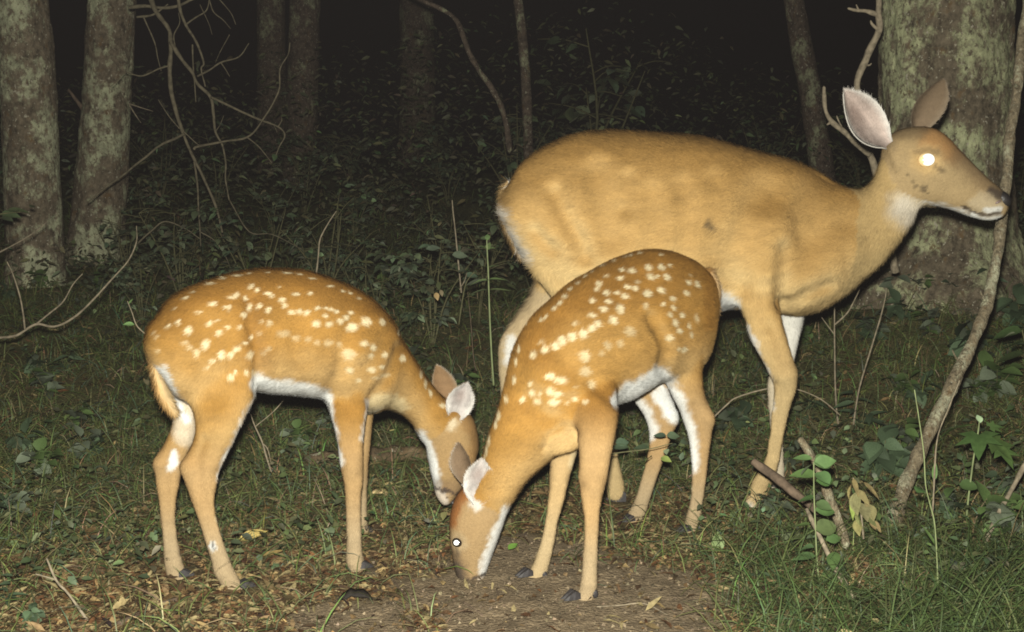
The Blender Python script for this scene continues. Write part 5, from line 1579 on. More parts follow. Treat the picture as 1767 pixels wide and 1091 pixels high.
single_leaf('fallen_leaf', 'yellow ragged curled leaf on the litter between the legs of the left fawn', leaf_template('slim', 0.9, -0.35, 8), ground_pt([412], [941])[0] + [0, 0, 0.012], 0.25, 0.08, 0.8, 0.070, (0.40, 0.30, 0.10), M_DEAD)
single_leaf('fallen_leaf', 'dull yellow strip of leaf just below the ragged yellow one', leaf_template('lance', 0.5, -0.2, 6), ground_pt([448], [968])[0] + [0, 0, 0.012], 0.1, 0.1, 0.5, 0.06, (0.20, 0.14, 0.05), M_DEAD)
single_leaf('fallen_leaf', 'pale yellow crumpled leaf in the litter at the bottom left', leaf_template('oak', 0.6, -0.3, 6), ground_pt([192], [1062])[0] + [0, 0, 0.012], 0.5, 0.2, 0.4, 0.04, (0.30, 0.23, 0.11), M_DEAD)
single_leaf('green_leaf', 'lone bright green leaf on the soil behind the sniffing fawn', leaf_template('oval', 0.3, 0.1, 6), ground_pt([877], [962])[0] + [0, 0, 0.018], 0.7, 0.35, 0.3, 0.030, (0.10, 0.19, 0.035), M_LEAF)
single_leaf('green_leaf', 'upright pale green leaf between the hind hoof and the grass', leaf_template('oval', 0.3, 0.1, 6), ground_pt([1238], [962])[0] + [0, 0, 0.01], 1.4, 1.1, 0.2, 0.05, (0.15, 0.20, 0.08), M_LEAF)


# ---------------------------------------------------------------- plants traced one by one
def plant(name, label, cat, stem, Y, r, leaves, stem_mat, leaf_col, tpl='oval', group=None, leaf_mat=None, seed=0, extra=()):
    """Stem as traced points; leaves: (px, py, size, yaw, pitch, roll[, template][, colour]) each its own part."""
    P = [at(p[0], p[1], p[2] if len(p) > 2 else Y) for p in stem]
    low = min(P, key=lambda q: q[2])
    t = thing(name, low, label, cat, group)
    V, Q, T = tube(P, np.linspace(r, r * 0.5, len(P)), 7, 5, 0.2 * r, seed)
    part('stem', V, [Q, T], stem_mat, t)
    for lf in leaves:
        px, py, size, yaw, pitch, roll = lf[:6]
        k = lf[6] if len(lf) > 6 and lf[6] else tpl
        col = lf[7] if len(lf) > 7 else leaf_col
        tp = maple_template() if k == 'maple' else leaf_template(k, rng.uniform(0.1, 0.4), rng.uniform(0.0, 0.4), 6)
        V, F = scatter(tp, np.array([at(px, py, Y)]), np.array([yaw]), np.array([pitch]), np.array([roll]), np.array([size]))
        part('leaf', V, F, leaf_mat or M_LEAF, t, True, np.repeat(jitter(col, 1, 0.15, 0.06), len(V), 0))
    return t


M_STEM = mat_plain('green_stem', (0.17, 0.20, 0.09), 0.6, 0.3, noise=(60, 0.2))
M_STEMD = mat_plain('herb_stem', (0.09, 0.085, 0.04), 0.7, 0.2, noise=(60, 0.3))
GR = (0.065, 0.105, 0.038)
GRB = (0.085, 0.115, 0.072)
plant('tall_herb', 'upright pale green stem with paired leaves left of the doe', 'plant', [(852, 665), (850, 636), (847, 590), (845, 544), (843, 485), (841, 440), (840, 415)], 3.75, 0.0034, [
    (843, 482, 0.060, 0.15, 0.05, 0.3, 'lance'), (843, 484, 0.060, 3.0, 0.05, -0.3, 'lance'), (842, 462, 0.045, 0.4, 0.35, 0.2, 'lance'), (842, 462, 0.045, 2.8, 0.3, 0.2, 'lance'), (841, 432, 0.032, 1.2, 0.9, 0, 'oval'),
    (841, 432, 0.028, -0.6, 0.5, 0.4, 'oval'), (841, 430, 0.03, 3.6, 0.5, -0.4, 'oval'), (841, 415, 0.028, -1.5, 1.0, 0, 'oval'), (844, 500, 0.075, 0.2, -0.05, 0.2, 'lance'), (844, 500, 0.072, 3.1, -0.1, 0.2, 'lance'), (843, 484, 0.02, -1.57, 0.2, 0, 'oval')], M_STEM, (0.11, 0.15, 0.06), seed=1)
plant('leafy_herb', 'dry herb with two dull rounded leaves beside the upright green stem', 'plant', [(792, 560), (796, 530), (804, 490), (818, 470)], 4.1, 0.003, [
    (806, 478, 0.045, 0.6, 0.1, 0.5, 'round'), (808, 470, 0.04, 2.4, 0.3, 0.4, 'round'), (838, 486, 0.07, 3.2, -0.2, 0.5, 'oval'), (752, 505, 0.03, -1.2, -0.8, 0.3, 'oval', (0.28, 0.2, 0.09)), (760, 500, 0.025, -1.0, -0.9, 0.1, 'oval', (0.25, 0.2, 0.1)), (742, 480, 0.06, 2.9, -0.2, 0.2), (735, 430, 0.05, 0.2, 0.1, 0.6), (780, 440, 0.055, 0.2, 0.0, 0.8), (745, 425, 0.05, 2.6, 0.1, 0.4), (770, 455, 0.03, 1.2, 0.2, 0.6)], M_STEMD, GRB, seed=2)
plant('maple_seedling', 'maple seedling with broad pointed leaves right of the leaning pole', 'plant', [(1668, 890, 2.95), (1672, 850, 2.95), (1680, 790, 2.95), (1688, 745, 2.95), (1690, 728, 2.95)], 2.95, 0.0028, [
    (1690, 738, 0.125, 4.35, -0.35, 0.1, 'maple'), (1694, 748, 0.105, 5.35, -0.45, 0.1, 'maple'), (1680, 735, 0.08, 3.5, 0.05, 0.4, 'maple'), (1700, 738, 0.055, 0.2, 0.05, 0.5, 'maple'), (1716, 762, 0.09, 5.0, -0.5, 0.0, 'maple'), (1692, 730, 0.028, 1.6, 0.7, 0, 'oval', (0.3, 0.34, 0.22)),
    (1650, 740, 0.05, 3.3, -0.3, 0.5, 'oval'), (1655, 836, 0.045, 5.9, -0.1, 0.6, 'round'), (1645, 842, 0.04, 3.9, -0.1, 0.4, 'round')], M_STEM, (0.060, 0.105, 0.030), seed=3)
plant('leafy_shoot', 'green shoot with rounded leaves next to the short grey stake', 'plant', [(1420, 1060, 2.52), (1418, 1042, 2.52), (1412, 990, 2.52), (1408, 934, 2.52), (1405, 860, 2.52), (1404, 798, 2.52)], 2.52, 0.0022, [
    (1404, 800, 0.040, 3.6, -0.35, 0.5, 'round', (0.15, 0.19, 0.13)), (1404, 798, 0.045, 0.2, -0.05, 0.8, 'round'), (1410, 815, 0.042, 5.2, -0.4, 0.2, 'round'), (1402, 792, 0.04, 2.9, 0.15, 0.8), (1404, 800, 0.05, 0.0, 0.2, 1.0, 'oval'), (1405, 860, 0.04, 3.4, -0.1, 0.7, 'round'), (1408, 868, 0.035, 5.7, -0.2, 0.5, 'round'), (1398, 905, 0.035, 3.3, 0, 0.7, 'oval'),
    (1440, 952, 0.05, 4.4, -0.5, 0.2, 'oval', (0.06, 0.11, 0.03)), (1425, 932, 0.04, 0.3, 0.1, 0.8, 'oval'), (1405, 945, 0.035, 3.2, 0.1, 0.9, 'oval'), (1410, 820, 0.055, 2.6, 0.1, 0.9, 'oval'), (1408, 830, 0.05, 0.4, 0.0, 1.0, 'oval'), (1406, 880, 0.05, 0.1, 0.0, 0.9, 'oval'), (1408, 915, 0.05, 0.3, 0.1, 0.8, 'round'), (1408, 960, 0.05, 2.8, 0.0, 0.9, 'oval'), (1414, 1000, 0.05, 0.2, 0.0, 0.9, 'oval'), (1414, 1010, 0.045, 3.0, 0.0, 0.8, 'oval')], M_STEM, (0.065, 0.11, 0.038), seed=4)
plant('withered_sprig', 'withered sprig of curled yellow leaves beside the grey stake', 'plant', [(1490, 930, 2.7), (1485, 880, 2.7), (1478, 840, 2.7), (1472, 825, 2.7)], 2.7, 0.0025, [
    (1468, 838, 0.035, 4.2, -0.9, 0.8, 'slim'), (1482, 845, 0.04, 5.3, -0.8, 1.0, 'slim'), (1494, 858, 0.03, 4.9, -1.1, 0.4, 'slim'), (1478, 880, 0.045, 4.6, -1.0, 1.2, 'slim'), (1492, 885, 0.04, 5.6, -0.7, 0.9, 'slim', (0.10, 0.11, 0.04)),
    (1472, 825, 0.045, 4.9, -0.8, 0.3, 'lance'), (1476, 850, 0.05, 4.4, -0.9, 0.5, 'oval'), (1486, 868, 0.045, 5.1, -0.9, 0.2, 'oval'), (1470, 860, 0.05, 4.7, -1.2, 0.1, 'lance', (0.2, 0.24, 0.06)), (1490, 832, 0.05, 5.6, -0.5, 0.3, 'lance'), (1500, 870, 0.04, 5.0, -1.0, 0.2, 'oval'), (1480, 895, 0.04, 4.5, -0.9, 0.6, 'oval'), (1500, 900, 0.035, 5.5, -0.4, 0.4, 'oval'), (1466, 985, 0.055, 5.0, -0.8, 0.2, 'oval', (0.30, 0.30, 0.05)), (1455, 962, 0.04, 3.0, 0.1, 0.7, 'oval', (0.3, 0.3, 0.08))], M_TWIG, (0.17, 0.145, 0.062), leaf_mat=M_DEAD, seed=5)
plant('tall_grass_stem', 'tall bent pale grass stem crossing in front of the leaning pole', 'plant', [(1624, 1100, 2.45), (1621, 1069, 2.45), (1618, 990, 2.45), (1613, 907, 2.45), (1604, 868, 2.45), (1597, 836, 2.45), (1594, 782, 2.45), (1586, 725, 2.45), (1578, 673, 2.45)], 2.45, 0.0018, [
    (1582, 850, 0.04, 0.9, 0.2, 0.4, 'oval', (0.08, 0.16, 0.05)), (1613, 940, 0.05, 2.2, 0.9, 0.2, 'lance')], M_STEM, (0.08, 0.13, 0.04), seed=6)
plant('tall_grass_stem', 'fine dry grass stem leaning right behind the pole', 'plant', [(1608, 890, 2.8), (1610, 869, 2.8), (1613, 810, 2.8), (1618, 755, 2.8), (1634, 710, 2.8), (1656, 657, 2.8)], 2.8, 0.0022, [(1612, 830, 0.05, 1.2, 1.1, 0.2, 'lance')], M_TWIG, (0.08, 0.13, 0.04), seed=7)
plant('leafy_twig', 'low green leaf spray in front of the far hind leg of the sniffing fawn', 'plant', [(1010, 800, 2.9), (1060, 783, 2.88), (1120, 775, 2.86), (1160, 765, 2.85)], 2.86, 0.0018, [
    (1150, 752, 0.032, 3.1, 0.05, 0.9, 'oval'), (1150, 752, 0.034, 0.1, 0.05, 0.9, 'oval'), (1168, 768, 0.032, 3.5, 0.0, 0.7, 'oval'), (1120, 772, 0.04, 3.2, 0.0, 0.8, 'oval'), (1085, 772, 0.045, 2.9, 0.05, 0.8, 'oval'), (1062, 765, 0.04, 0.4, 0.1, 0.8, 'oval'), (1140, 790, 0.03, 5.6, -0.1, 0.6, 'oval', (0.16, 0.2, 0.06)), (1125, 788, 0.03, 4.0, -0.1, 0.6, 'oval', (0.16, 0.2, 0.06)), (1175, 765, 0.028, 0.6, 0.1, 0.7, 'oval'), (1150, 775, 0.025, 4.6, -0.3, 0.3, 'oval', (0.16, 0.2, 0.1))], M_STEMD, (0.05, 0.075, 0.045), seed=8)
plant('leafy_twig', 'broad green leaf pointing in from the left edge across the trunk', 'plant', [(-15, 372, 4.6), (10, 368, 4.6), (35, 366, 4.6)], 4.6, 0.003, [(0, 370, 0.075, 0.1, 0.0, 0.6, 'oval'), (10, 364, 0.085, 0.2, 0.1, 0.5, 'slim'), (4, 374, 0.05, 5.9, -0.2, 0.5, 'oval'), (52, 358, 0.028, 1.3, 0.3, 0.5, 'round')], M_STEMD, (0.055, 0.075, 0.036), seed=9)
plant('leafy_twig', 'broad leafed shoot at the right edge above the maple seedling', 'plant', [(1775, 640, 3.6), (1770, 600, 3.6), (1764, 570, 3.6)], 3.6, 0.003, [(1764, 572, 0.085, 2.9, -0.1, 0.6, 'round'), (1766, 590, 0.09, 3.5, -0.2, 0.5, 'oval'), (1764, 575, 0.07, 1.7, 0.4, 0.4, 'oval'), (1768, 610, 0.09, 3.0, -0.2, 0.6, 'oval'), (1752, 575, 0.04, 3.3, -0.2, 0.5, 'oval', (0.2, 0.24, 0.14))], M_STEMD, (0.06, 0.10, 0.035), seed=11)
plant('leafy_twig', 'small twig with one bright leaf just behind the rump of the left fawn', 'plant', [(252, 578, 3.1), (236, 562, 3.1), (228, 540, 3.1), (220, 520, 3.1)], 3.1, 0.0018, [(232, 560, 0.028, 3.2, 0.1, 0.8, 'oval', (0.17, 0.24, 0.10)), (226, 540, 0.02, 2.8, 0.3, 0.5, 'oval'), (222, 525, 0.02, 1.0, 0.8, 0.4, 'lance')], M_TWIG, GR, seed=10)

# ---------------------------------------------------------------- low herbs: one of each kind, then copies
def herb_proto(kind, seed):
    r6 = np.random.default_rng(seed)
    stem, fol = MB(), MB()
    n_st = r6.integers(2, 5)
    for s in range(n_st):
        a = r6.uniform(0, 6.28)
        ln = r6.uniform(0.6, 1.0)
        pts = np.array([[0, 0, -0.02], [math.cos(a) * 0.12 * ln, math.sin(a) * 0.12 * ln, 0.45 * ln], [math.cos(a) * 0.38 * ln, math.sin(a) * 0.38 * ln, 0.85 * ln]])
        V, Q, T = tube(pts, [0.012, 0.009, 0.004], 5, 3)
        stem.add(V, Q, T)
        nl = r6.integers(6, 11)
        tt = r6.uniform(0.25, 1.0, nl)
        cur = catmull(pts, 8)
        pos = cur[(tt * (len(cur) - 1)).astype(int)]
        V, F = scatter(leaf_template(kind, 0.3, 0.25, 4), pos, r6.uniform(0, 6.28, nl), r6.normal(0.1, 0.4, nl), r6.normal(0, 0.5, nl), r6.uniform(0.22, 0.42, nl) * (1.3 if kind == 'lance' else 1.0))
        base = np.array([[0.05, 0.075, 0.04], [0.06, 0.095, 0.03], [0.075, 0.09, 0.06]])[r6.integers(3)]
        fol.add(V, F, color=np.repeat(base[None] * np.exp(r6.normal(0, 0.3, (nl, 1))), len(V) // nl, 0))
    Vs, Fs, _ = stem.out()
    Vf, Ff, Cf = fol.out()
    return mesh_np('stem', Vs, Fs, M_STEMD), mesh_np('foliage', Vf, Ff, M_LEAF, True, np.clip(Cf, 0.01, 0.4))


herbs = [herb_proto(k, 40 + i) for i, k in enumerate(['oval', 'round', 'lance', 'oval', 'round', 'oval'])]


def place_herb(p, h, k, label, cat, group, name):
    t = thing(name, p, label, cat, group)
    for me, nm in zip(herbs[k % len(herbs)], ('stem', 'foliage')):
        o = bpy.data.objects.new(nm, me)
        o.scale = (h, h, h)
        o.rotation_euler = (0, 0, rng.uniform(0, 6.28))
        link(o, t, kind='stuff' if nm == 'foliage' else None)


HERBS = [
    (90, 690, 'by the left edge level with the belly of the left fawn'), (60, 655, 'highest of the clump left of the left fawn'), (122, 655, 'nearest the rump of the left fawn'),
    (30, 790, 'at the left edge level with the hocks'), (75, 830, 'left of the shins of the left fawn'), (150, 800, 'just left of the far hind leg of the left fawn'),
    (140, 750, 'left of the far hock of the left fawn'), (20, 900, 'at the left edge above the bottom left corner'), (15, 1050, 'in the very bottom left corner'), (60, 1085, 'cut by the bottom edge at the far left'),
    (520, 780, 'between the legs of the left fawn, in front of the log'), (560, 745, 'under the belly of the left fawn'), (700, 640, 'under the neck of the left fawn'), (760, 560, 'left of the foot of the green stem'),
    (600, 470, 'above the shoulders of the left fawn'), (520, 462, 'right above the back of the left fawn'), (665, 480, 'above the neck of the left fawn'), (250, 470, 'behind the rump of the left fawn, by the curved twig'),
    (170, 520, 'inside the bend of the curved twig'), (330, 440, 'above the rump of the left fawn'), (420, 400, 'far up behind the back of the left fawn'),
    (1290, 560, 'behind the near elbow of the doe'), (1390, 600, 'right behind the far foreleg of the doe'), (1500, 600, 'between the chest of the doe and the leaning pole'), (1600, 590, 'at the foot of the thick trunk left of the pole'),
    (1680, 640, 'close behind the middle of the leaning pole'), (1740, 620, 'at the right edge behind the pole'), (1755, 575, 'topmost at the right edge behind the pole'), (1560, 690, 'left of the lower half of the leaning pole'),
    (1340, 905, 'just below the front hoof of the doe'), (1365, 945, 'below the broken dark stick'), (1450, 1010, 'at the foot of the green shoot'), (1300, 1010, 'in the grass left of the green shoot'),
    (1520, 830, 'left of the foot of the leaning pole'), (1700, 700, 'above the maple seedling'), (740, 740, 'behind the throat of the left fawn'), (800, 690, 'between the two fawns, above their ears'),
    (1260, 760, 'between the sniffing fawn and the foreleg of the doe'), (1400, 720, 'right of the near knee of the doe'), (10, 520, 'at the left edge above the curved twig'), (60, 500, 'at the foot of the leftmost trunk'), (1742, 860, 'right of the maple seedling by the slanting stick'),
    (1560, 800, 'left of the pole, level with the maple seedling'), (1640, 905, 'right of the foot of the leaning pole'), (1480, 755, 'above the withered yellow sprig'), (1585, 700, 'touching the left side of the pole'), (1725, 930, 'in the grass below the slanting stick'),
    (1545, 520, 'against the left root of the thick trunk'), (1600, 525, 'in front of the thick trunk, left of its middle'), (1655, 528, 'in front of the thick trunk, right of its middle'), (1715, 525, 'against the right root of the thick trunk'),
    (1560, 570, 'under the chin of the doe in front of the thick trunk'), (1720, 700, 'between the pole and the right edge above the seedling'), (1600, 960, 'at the foot of the tall bent grass stem'), (1350, 820, 'behind the broken dark stick'),
]
KINDS_H = ['small oval leafed herb', 'small round leafed herb', 'thin narrow leafed herb']
for k, (px, py, where) in enumerate(HERBS):
    g = ground_pt([px + rng.uniform(-8, 8)], [py + rng.uniform(-6, 6)])[0]
    place_herb(g, rng.uniform(0.07, 0.14) * (1.6 if 500 < py < 940 and px > 1470 else 1.0) * (0.8 if py > 850 else 1.15), k, KINDS_H[[0, 1, 2, 0, 1, 0][k % 6]] + ' ' + where, 'herb', 'low herbs on the forest floor', 'low_herb')

# understorey shrubs in the dark behind
def shrub_proto(seed, kind):
    r6 = np.random.default_rng(seed)
    stem, fol = MB(), MB()
    for s in range(r6.integers(4, 7)):
        a = r6.uniform(0, 6.28)
        sp = r6.uniform(0.15, 0.55)
        top = np.array([math.cos(a) * sp, math.sin(a) * sp, r6.uniform(0.6, 1.05)])
        pts = np.array([[0, 0, -0.05], top * [0.35, 0.35, 0.5] + r6.normal(0, 0.04, 3), top])
        V, Q, T = tube(pts, [0.012, 0.008, 0.003], 5, 4)
        stem.add(V, Q, T)
        cur = catmull(pts, 10)
        for b in range(r6.integers(4, 8)):
            st_ = cur[r6.integers(6, len(cur))]
            dr = unit(np.array([r6.normal(), r6.normal(), r6.normal(0.1, 0.3)])) * r6.uniform(0.12, 0.30)
            bp = np.array([st_, st_ + dr * 0.5 + [0, 0, 0.02], st_ + dr])
            V, Q, T = tube(bp, [0.005, 0.004, 0.002], 4, 3)
            stem.add(V, Q, T)
            nl = r6.integers(5, 10)
            pos = bp[0] + (bp[2] - bp[0]) * r6.uniform(0.15, 1.05, (nl, 1)) + r6.normal(0, 0.012, (nl, 3))
            yaw = math.atan2(dr[1], dr[0]) + r6.normal(0, 0.9, nl)
            V, F = scatter(leaf_template(kind, 0.2, 0.3, 4), pos, yaw, r6.normal(-0.15, 0.35, nl), r6.normal(0, 0.4, nl), r6.uniform(0.05, 0.11, nl))
            fol.add(V, F, color=np.repeat(np.array([[0.080, 0.100, 0.056]]) * np.exp(r6.normal(0, 0.35, (nl, 1))) * np.exp(r6.normal(0, 0.08, (nl, 3))), len(V) // nl, 0))
    Vs, Fs, _ = stem.out()
    Vf, Ff, Cf = fol.out()
    return mesh_np('stem', Vs, Fs, M_STEMD), mesh_np('foliage', Vf, Ff, M_LEAF, True, np.clip(Cf, 0.01, 0.4))


shrubs = [shrub_proto(70 + i, ['oval', 'oval', 'round', 'lance', 'oval'][i]) for i in range(5)]


def place_shrub(p, h, k, label, group):
    t = thing('understory_shrub', p, label, 'shrub', group)
    for me, nm in zip(shrubs[k % 5], ('stem', 'foliage')):
        o = bpy.data.objects.new(nm, me)
        o.scale = (h * 1.1, h * 1.1, h)
        o.rotation_euler = (0, 0, rng.uniform(0, 6.28))
        link(o, t, kind='stuff' if nm == 'foliage' else None)


for x, y, h, lab in ((0.50, 8.6, 1.15, 'tall loose leafed shrub around the thin sapling trunk, top middle'), (0.02, 8.2, 0.75, 'dim leafy shrub left of the thin sapling trunk')):
    place_shrub((x, y, float(hgt(x, y))), h, 0 if h > 1 else 1, lab, None)
for px, y, h, kk, lab in ((745, 4.9, 0.42, 1, 'loose oval leafed shrub left of the upright green stem, close behind the fawns'), (650, 5.0, 0.34, 0, 'low shrub right behind the shoulders of the left fawn'), (310, 5.6, 0.45, 4, 'bushy shrub below the tips of the drooping dead branch'),
                          (440, 5.4, 0.44, 0, 'bushy shrub straight above the back of the left fawn'), (560, 5.6, 0.48, 3, 'narrow leafed shrub right of the drooping dead branch'), (825, 5.2, 0.46, 4, 'shrub just left of the rump of the doe'), (240, 5.2, 0.28, 1, 'low shrub in front of the second trunk from the left')):
    x = (px - CX) / F_PX * y
    place_shrub((x, y, float(hgt(x, y))), h, kk, lab, 'undergrowth shrubs')
COLS = [(30, 'beside the leftmost trunk'), (255, 'right of the second trunk from the left'), (350, 'under the drooping dead branch'), (500, 'at the foot of the twin dark trunks'), (620, 'right of the twin dark trunks'),
        (740, 'left of the upright green stem'), (905, 'behind the rump of the doe'), (1100, 'above the back of the doe'), (1300, 'above the shoulders of the doe'), (1465, 'left of the thick trunk'), (1758, 'right of the thick trunk')]
ROWS = [('nearest', 6.0), ('second nearest', 7.2), ('third nearest', 8.6), ('farthest', 10.2)]
LEAFK = ['oval', 'oval', 'round', 'narrow', 'oval']
for ci, (px0, where) in enumerate(COLS):
    for ri, (rank, y0) in enumerate(ROWS):
        y = y0 + rng.uniform(-0.4, 0.4)
        if ci in (0, 9, 10):
            y += 0.8
        px = px0 + rng.uniform(-38, 38)
        x = (px - CX) / F_PX * y
        kk = int(rng.integers(5))
        place_shrub((x, y, float(hgt(x, y))), rng.uniform(0.28, 0.50) * (1.25 if y > 8 else 0.8), kk, 'dim %s leafed shrub %s, %s row' % (LEAFK[kk], where, rank), 'undergrowth shrubs')

# ---------------------------------------------------------------- uncountable small stuff
# leaf litter and straw
n = 42000
px, py = rng.uniform(-350, 2100, n * 3), 545 + 640 * rng.random(n * 3) ** 0.85
g = ground_pt(px, py)
keep = clear_of_hooves(g, 0.035) & (rng.random(len(g)) < (0.16 + 0.84 * litter_mask(g[:, 0], g[:, 1])) * (1 - 0.97 * soil_mask(g[:, 0], g[:, 1])))
g = g[keep][:n]
mb = MB()
for kind, a, b, s0, s1 in (('oval', 0, 0.25, 0.006, 0.016), ('oak', 0.25, 0.5, 0.007, 0.020), ('lance', 0.5, 1.0, 0.012, 0.045)):
    q = g[int(a * len(g)):int(b * len(g))]
    m = len(q)
    V, F = scatter(leaf_template(kind, 0.5, 0.3, 3), q + np.stack([0 * q[:, 0], 0 * q[:, 0], rng.uniform(0.001, 0.012, m)], -1), rng.uniform(0, 6.28, m), rng.normal(0.1, 0.3, m), rng.normal(0, 0.5, m), rng.uniform(s0, s1, m) * (0.7 + 0.12 * q[:, 1]))
    c = np.asarray(DEAD_COL)[rng.integers(0, 6, m)] * np.exp(rng.normal(-0.35, 0.40, (m, 1)))
    if kind == 'lance':
        c = np.where(rng.random((m, 1)) < 0.3, np.array([[0.22, 0.175, 0.085]]), c * 0.9)
    mb.add(V, F, color=np.repeat(c, len(V) // m, 0))
V, F, C = mb.out()
solo('leaf_litter', V, F, M_DEAD, 'brown leaf scraps and straw strewn over the forest floor', 'leaf litter', kind='stuff', color=np.clip(C, 0.01, 0.6))


def blades(root, yaw, L, el0, bend, w, col):
    n = len(root)
    ts = np.array([0, 0.3, 0.6, 0.85, 1.0])
    P = [root]
    for a, b in zip(ts[:-1], ts[1:]):
        el = el0 - bend * ((a + b) / 2)
        P.append(P[-1] + (b - a) * L[:, None] * np.stack([np.cos(yaw) * np.cos(el), np.sin(yaw) * np.cos(el), np.sin(el)], -1))
    s = np.stack([-np.sin(yaw), np.cos(yaw), 0 * yaw], -1)
    tw = rng.uniform(-1, 1, n)[:, None]
    s = s * np.cos(tw) + np.array([0, 0, 1.0]) * np.sin(tw) * 0.7
    V = []
    for p, f in zip(P, (0.8, 1.0, 0.85, 0.5, 0.06)):
        V += [p - s * (w * f * 0.5)[:, None], p + s * (w * f * 0.5)[:, None]]
    V = np.stack(V, 1)
    F0 = np.array([[2 * i, 2 * i + 1, 2 * i + 3, 2 * i + 2] for i in range(4)])
    F = (F0[None] + (np.arange(n) * 10)[:, None, None]).reshape(-1, 4)
    return V.reshape(-1, 3), F, np.repeat(col, 10, 0)


N_G = 150000
px = rng.uniform(-500, 2270, N_G)
py = 330 + 820 * rng.random(N_G) ** 0.9
g = ground_pt(px, py)
gx, gy = g[:, 0], g[:, 1]
dens = (1 - soil_mask(gx, gy)) * (1 - 0.80 * litter_mask(gx, gy) * smooth01((3.3 - gy) / 0.8))
P3 = np.stack([gx, gy, 0 * gx], -1)
dens = dens * (0.30 + 0.70 * smooth01(fbm(P3 * 2.6, 3, 101) * 1.1 + 0.5))
right = smooth01((gx - 0.34) / 0.25) * smooth01((3.1 - gy) / 0.5) * smooth01((np.hypot(gx - 0.80, (gy - 2.58) * 0.8) - 0.07) / 0.09)
dens = np.maximum(dens, right * (0.22 + 0.55 * smooth01(fbm(P3 * 6, 3, 103) * 1.5 + 0.2)))
kp = (rng.random(N_G) < dens) & clear_of_hooves(g)
g, gx, gy, right = g[kp], gx[kp], gy[kp], right[kp]
n = len(g)
far = smooth01((gy - 3) / 3)
L = rng.uniform(0.05, 0.14, n) * (1 + 0.35 * far) * (1 + 0.9 * right * rng.random(n))
yaw = rng.uniform(0, 6.28, n) + 0.6 * fbm(np.stack([gx, gy, 0 * gx], -1) * 3, 2, 107)
cg = np.where(rng.random((n, 1)) < 0.16, jitter((0.19, 0.150, 0.078), n, 0.3), jitter((0.090, 0.108, 0.038), n, 0.30))
cg = np.where((rng.random((n, 1)) < 0.10), jitter((0.085, 0.12, 0.07), n, 0.2), cg)
cg = lerp(cg, np.array([0.028, 0.050, 0.014]) * np.exp(rng.normal(0, 0.3, (n, 1))), right * 0.75)
V, F, C = blades(g - [0, 0, 0.004], yaw, L, rng.uniform(0.5, 1.5, n), rng.uniform(0.6, 2.6, n), rng.uniform(0.0018, 0.0036, n) * (1 + 0.5 * far), cg)
solo('grass', V, F, M_GRASS, 'fine dark woodland grass covering the forest floor', 'grass', kind='stuff', color=np.clip(C, 0.008, 0.5))

# small ground leaves mixed into the grass
n = 8000
px = rng.uniform(-400, 2200, n * 2)
py = 330 + 700 * rng.random(n * 2)
g = ground_pt(px, py)
keep = (rng.random(len(g)) < smooth01(fbm(g * np.array([3.2, 3.2, 0]), 3, 111) * 1.6 + 0.15)) & (soil_mask(g[:, 0], g[:, 1]) < 0.2) & clear_of_hooves(g)
g = g[keep][:n]
m = len(g)
V, F = scatter(leaf_template('oval', 0.25, 0.25, 3), g + np.stack([0 * g[:, 0], 0 * g[:, 0], rng.uniform(0.015, 0.09, m)], -1), rng.uniform(0, 6.28, m), rng.normal(0.1, 0.4, m), rng.normal(0, 0.45, m), rng.uniform(0.010, 0.030, m) * (0.7 + 0.12 * g[:, 1]))
C = np.repeat(jitter((0.070, 0.085, 0.042), m, 0.4), len(V) // m, 0)
solo('ground_cover', V, F, M_LEAF, 'scattered small green leaves among the grass', 'ground cover', kind='stuff', color=C)

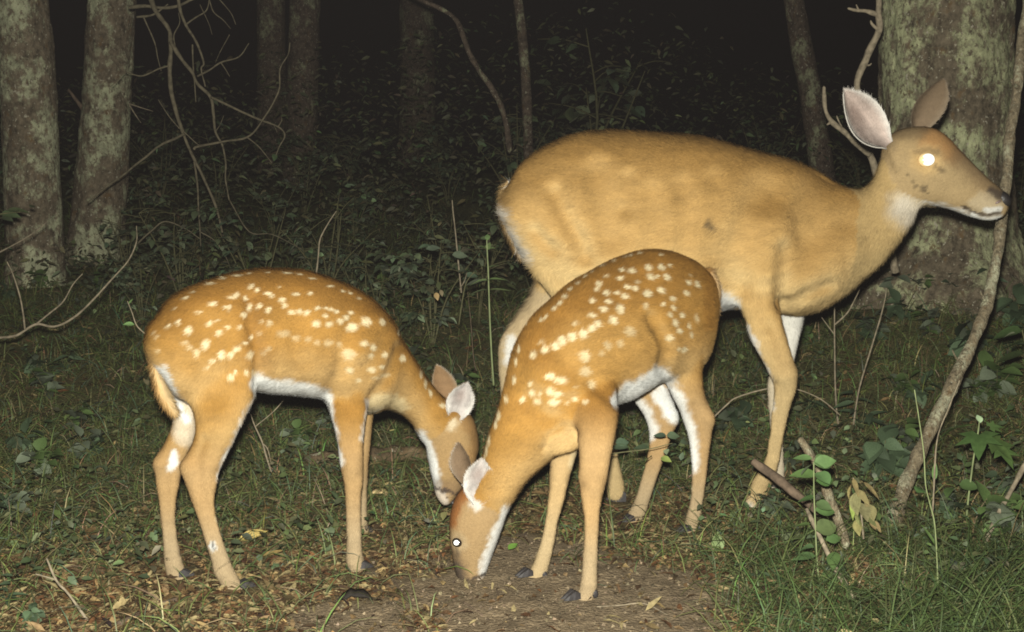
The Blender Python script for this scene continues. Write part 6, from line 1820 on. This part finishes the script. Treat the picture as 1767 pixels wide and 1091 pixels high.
# far thicket: one leafy mass nobody could count
n = 60000
y = 5.4 + 8.8 * rng.random(n) ** 0.95
x = rng.uniform(-0.62, 0.62, n) * y
q = np.stack([x, y, 0 * x], -1)
top = 0.60 + 0.50 * smooth01(fbm(q * 0.9, 3, 121) + 0.35) + 0.45 * np.exp(-((x - 0.5) / 1.4) ** 2)
zz = rng.random(n) ** 1.9 * top * (0.22 + 0.78 * smooth01((y - 6.0) / 3.5))
g = np.stack([x, y, hgt(x, y) + zz], -1)
gyy = y
kp = rng.random(n) < smooth01(fbm(g * 2.2, 3, 123) * 1.9 + 0.25 + 0.35 * smooth01((gyy - 7) / 3))
g = g[kp]
m = len(g)
V, F = scatter(leaf_template('slim', 0.2, 0.25, 3), g, rng.uniform(0, 6.28, m), rng.normal(-0.1, 0.25, m), rng.normal(0, 0.5, m), rng.uniform(0.035, 0.075, m) * (0.45 + 0.065 * g[:, 1]))
C = np.repeat(jitter((0.092, 0.098, 0.052), m, 0.35), len(V) // m, 0)
solo('undergrowth', V, F, M_LEAF, 'far dim bank of leaves fading into the dark', 'undergrowth', kind='stuff', color=np.clip(C, 0.01, 0.35))
# soil crumbs and pebbles on the bare patch
n = 6000
x, y = rng.uniform(-0.65, 0.75, n), rng.uniform(1.9, 3.0, n)
kp = rng.random(n) < soil_mask(x, y)
x, y = x[kp], y[kp]
m = len(x)
B = np.array([[1, 0, 0], [-0.5, 0.87, 0], [-0.5, -0.87, 0], [0, 0, 1.0], [0, 0, -1.0]])
FB = np.array([[0, 1, 3], [1, 2, 3], [2, 0, 3], [1, 0, 4], [2, 1, 4], [0, 2, 4]])
V, F = scatter((B, FB), np.stack([x, y, hgt(x, y) + 0.001], -1), rng.uniform(0, 6.28, m), rng.normal(0, 0.6, m), rng.normal(0, 0.6, m), 0.0012 + 0.0045 * rng.random(m) ** 3)
C = np.repeat(jitter((0.13, 0.10, 0.065), m, 0.35, 0.03), 5, 0)
solo('soil_crumbs', V, F, M_GROUND, 'loose crumbs of sandy soil on the bare patch', 'soil', kind='stuff', smooth=False, color=C)

# thin haze box added so the flash lifts the dark woods
hm = bpy.data.materials.new('added_haze')
hm.use_nodes = True
hn = hm.node_tree.nodes
hn.remove(hn['Principled BSDF'])
pv = hn.new('ShaderNodeVolumePrincipled')
pv.inputs['Color'].default_value = (1.0, 0.91, 0.93, 1)
pv.inputs['Density'].default_value = 0.00021
hm.node_tree.links.new(pv.outputs['Volume'], hn['Material Output'].inputs['Volume'])
B8 = np.array([[x, y, z] for z in (-1.6, 9.0) for x, y in ((-75, -8), (75, -8), (75, 75), (-75, 75))], float)
solo('added_haze_box', B8, np.array([[3, 2, 1, 0], [4, 5, 6, 7], [0, 1, 5, 4], [1, 2, 6, 5], [2, 3, 7, 6], [3, 0, 4, 7]]), hm, 'thin added haze veiling the dark woods under the flash', 'added_haze_box', kind='stuff', smooth=False)
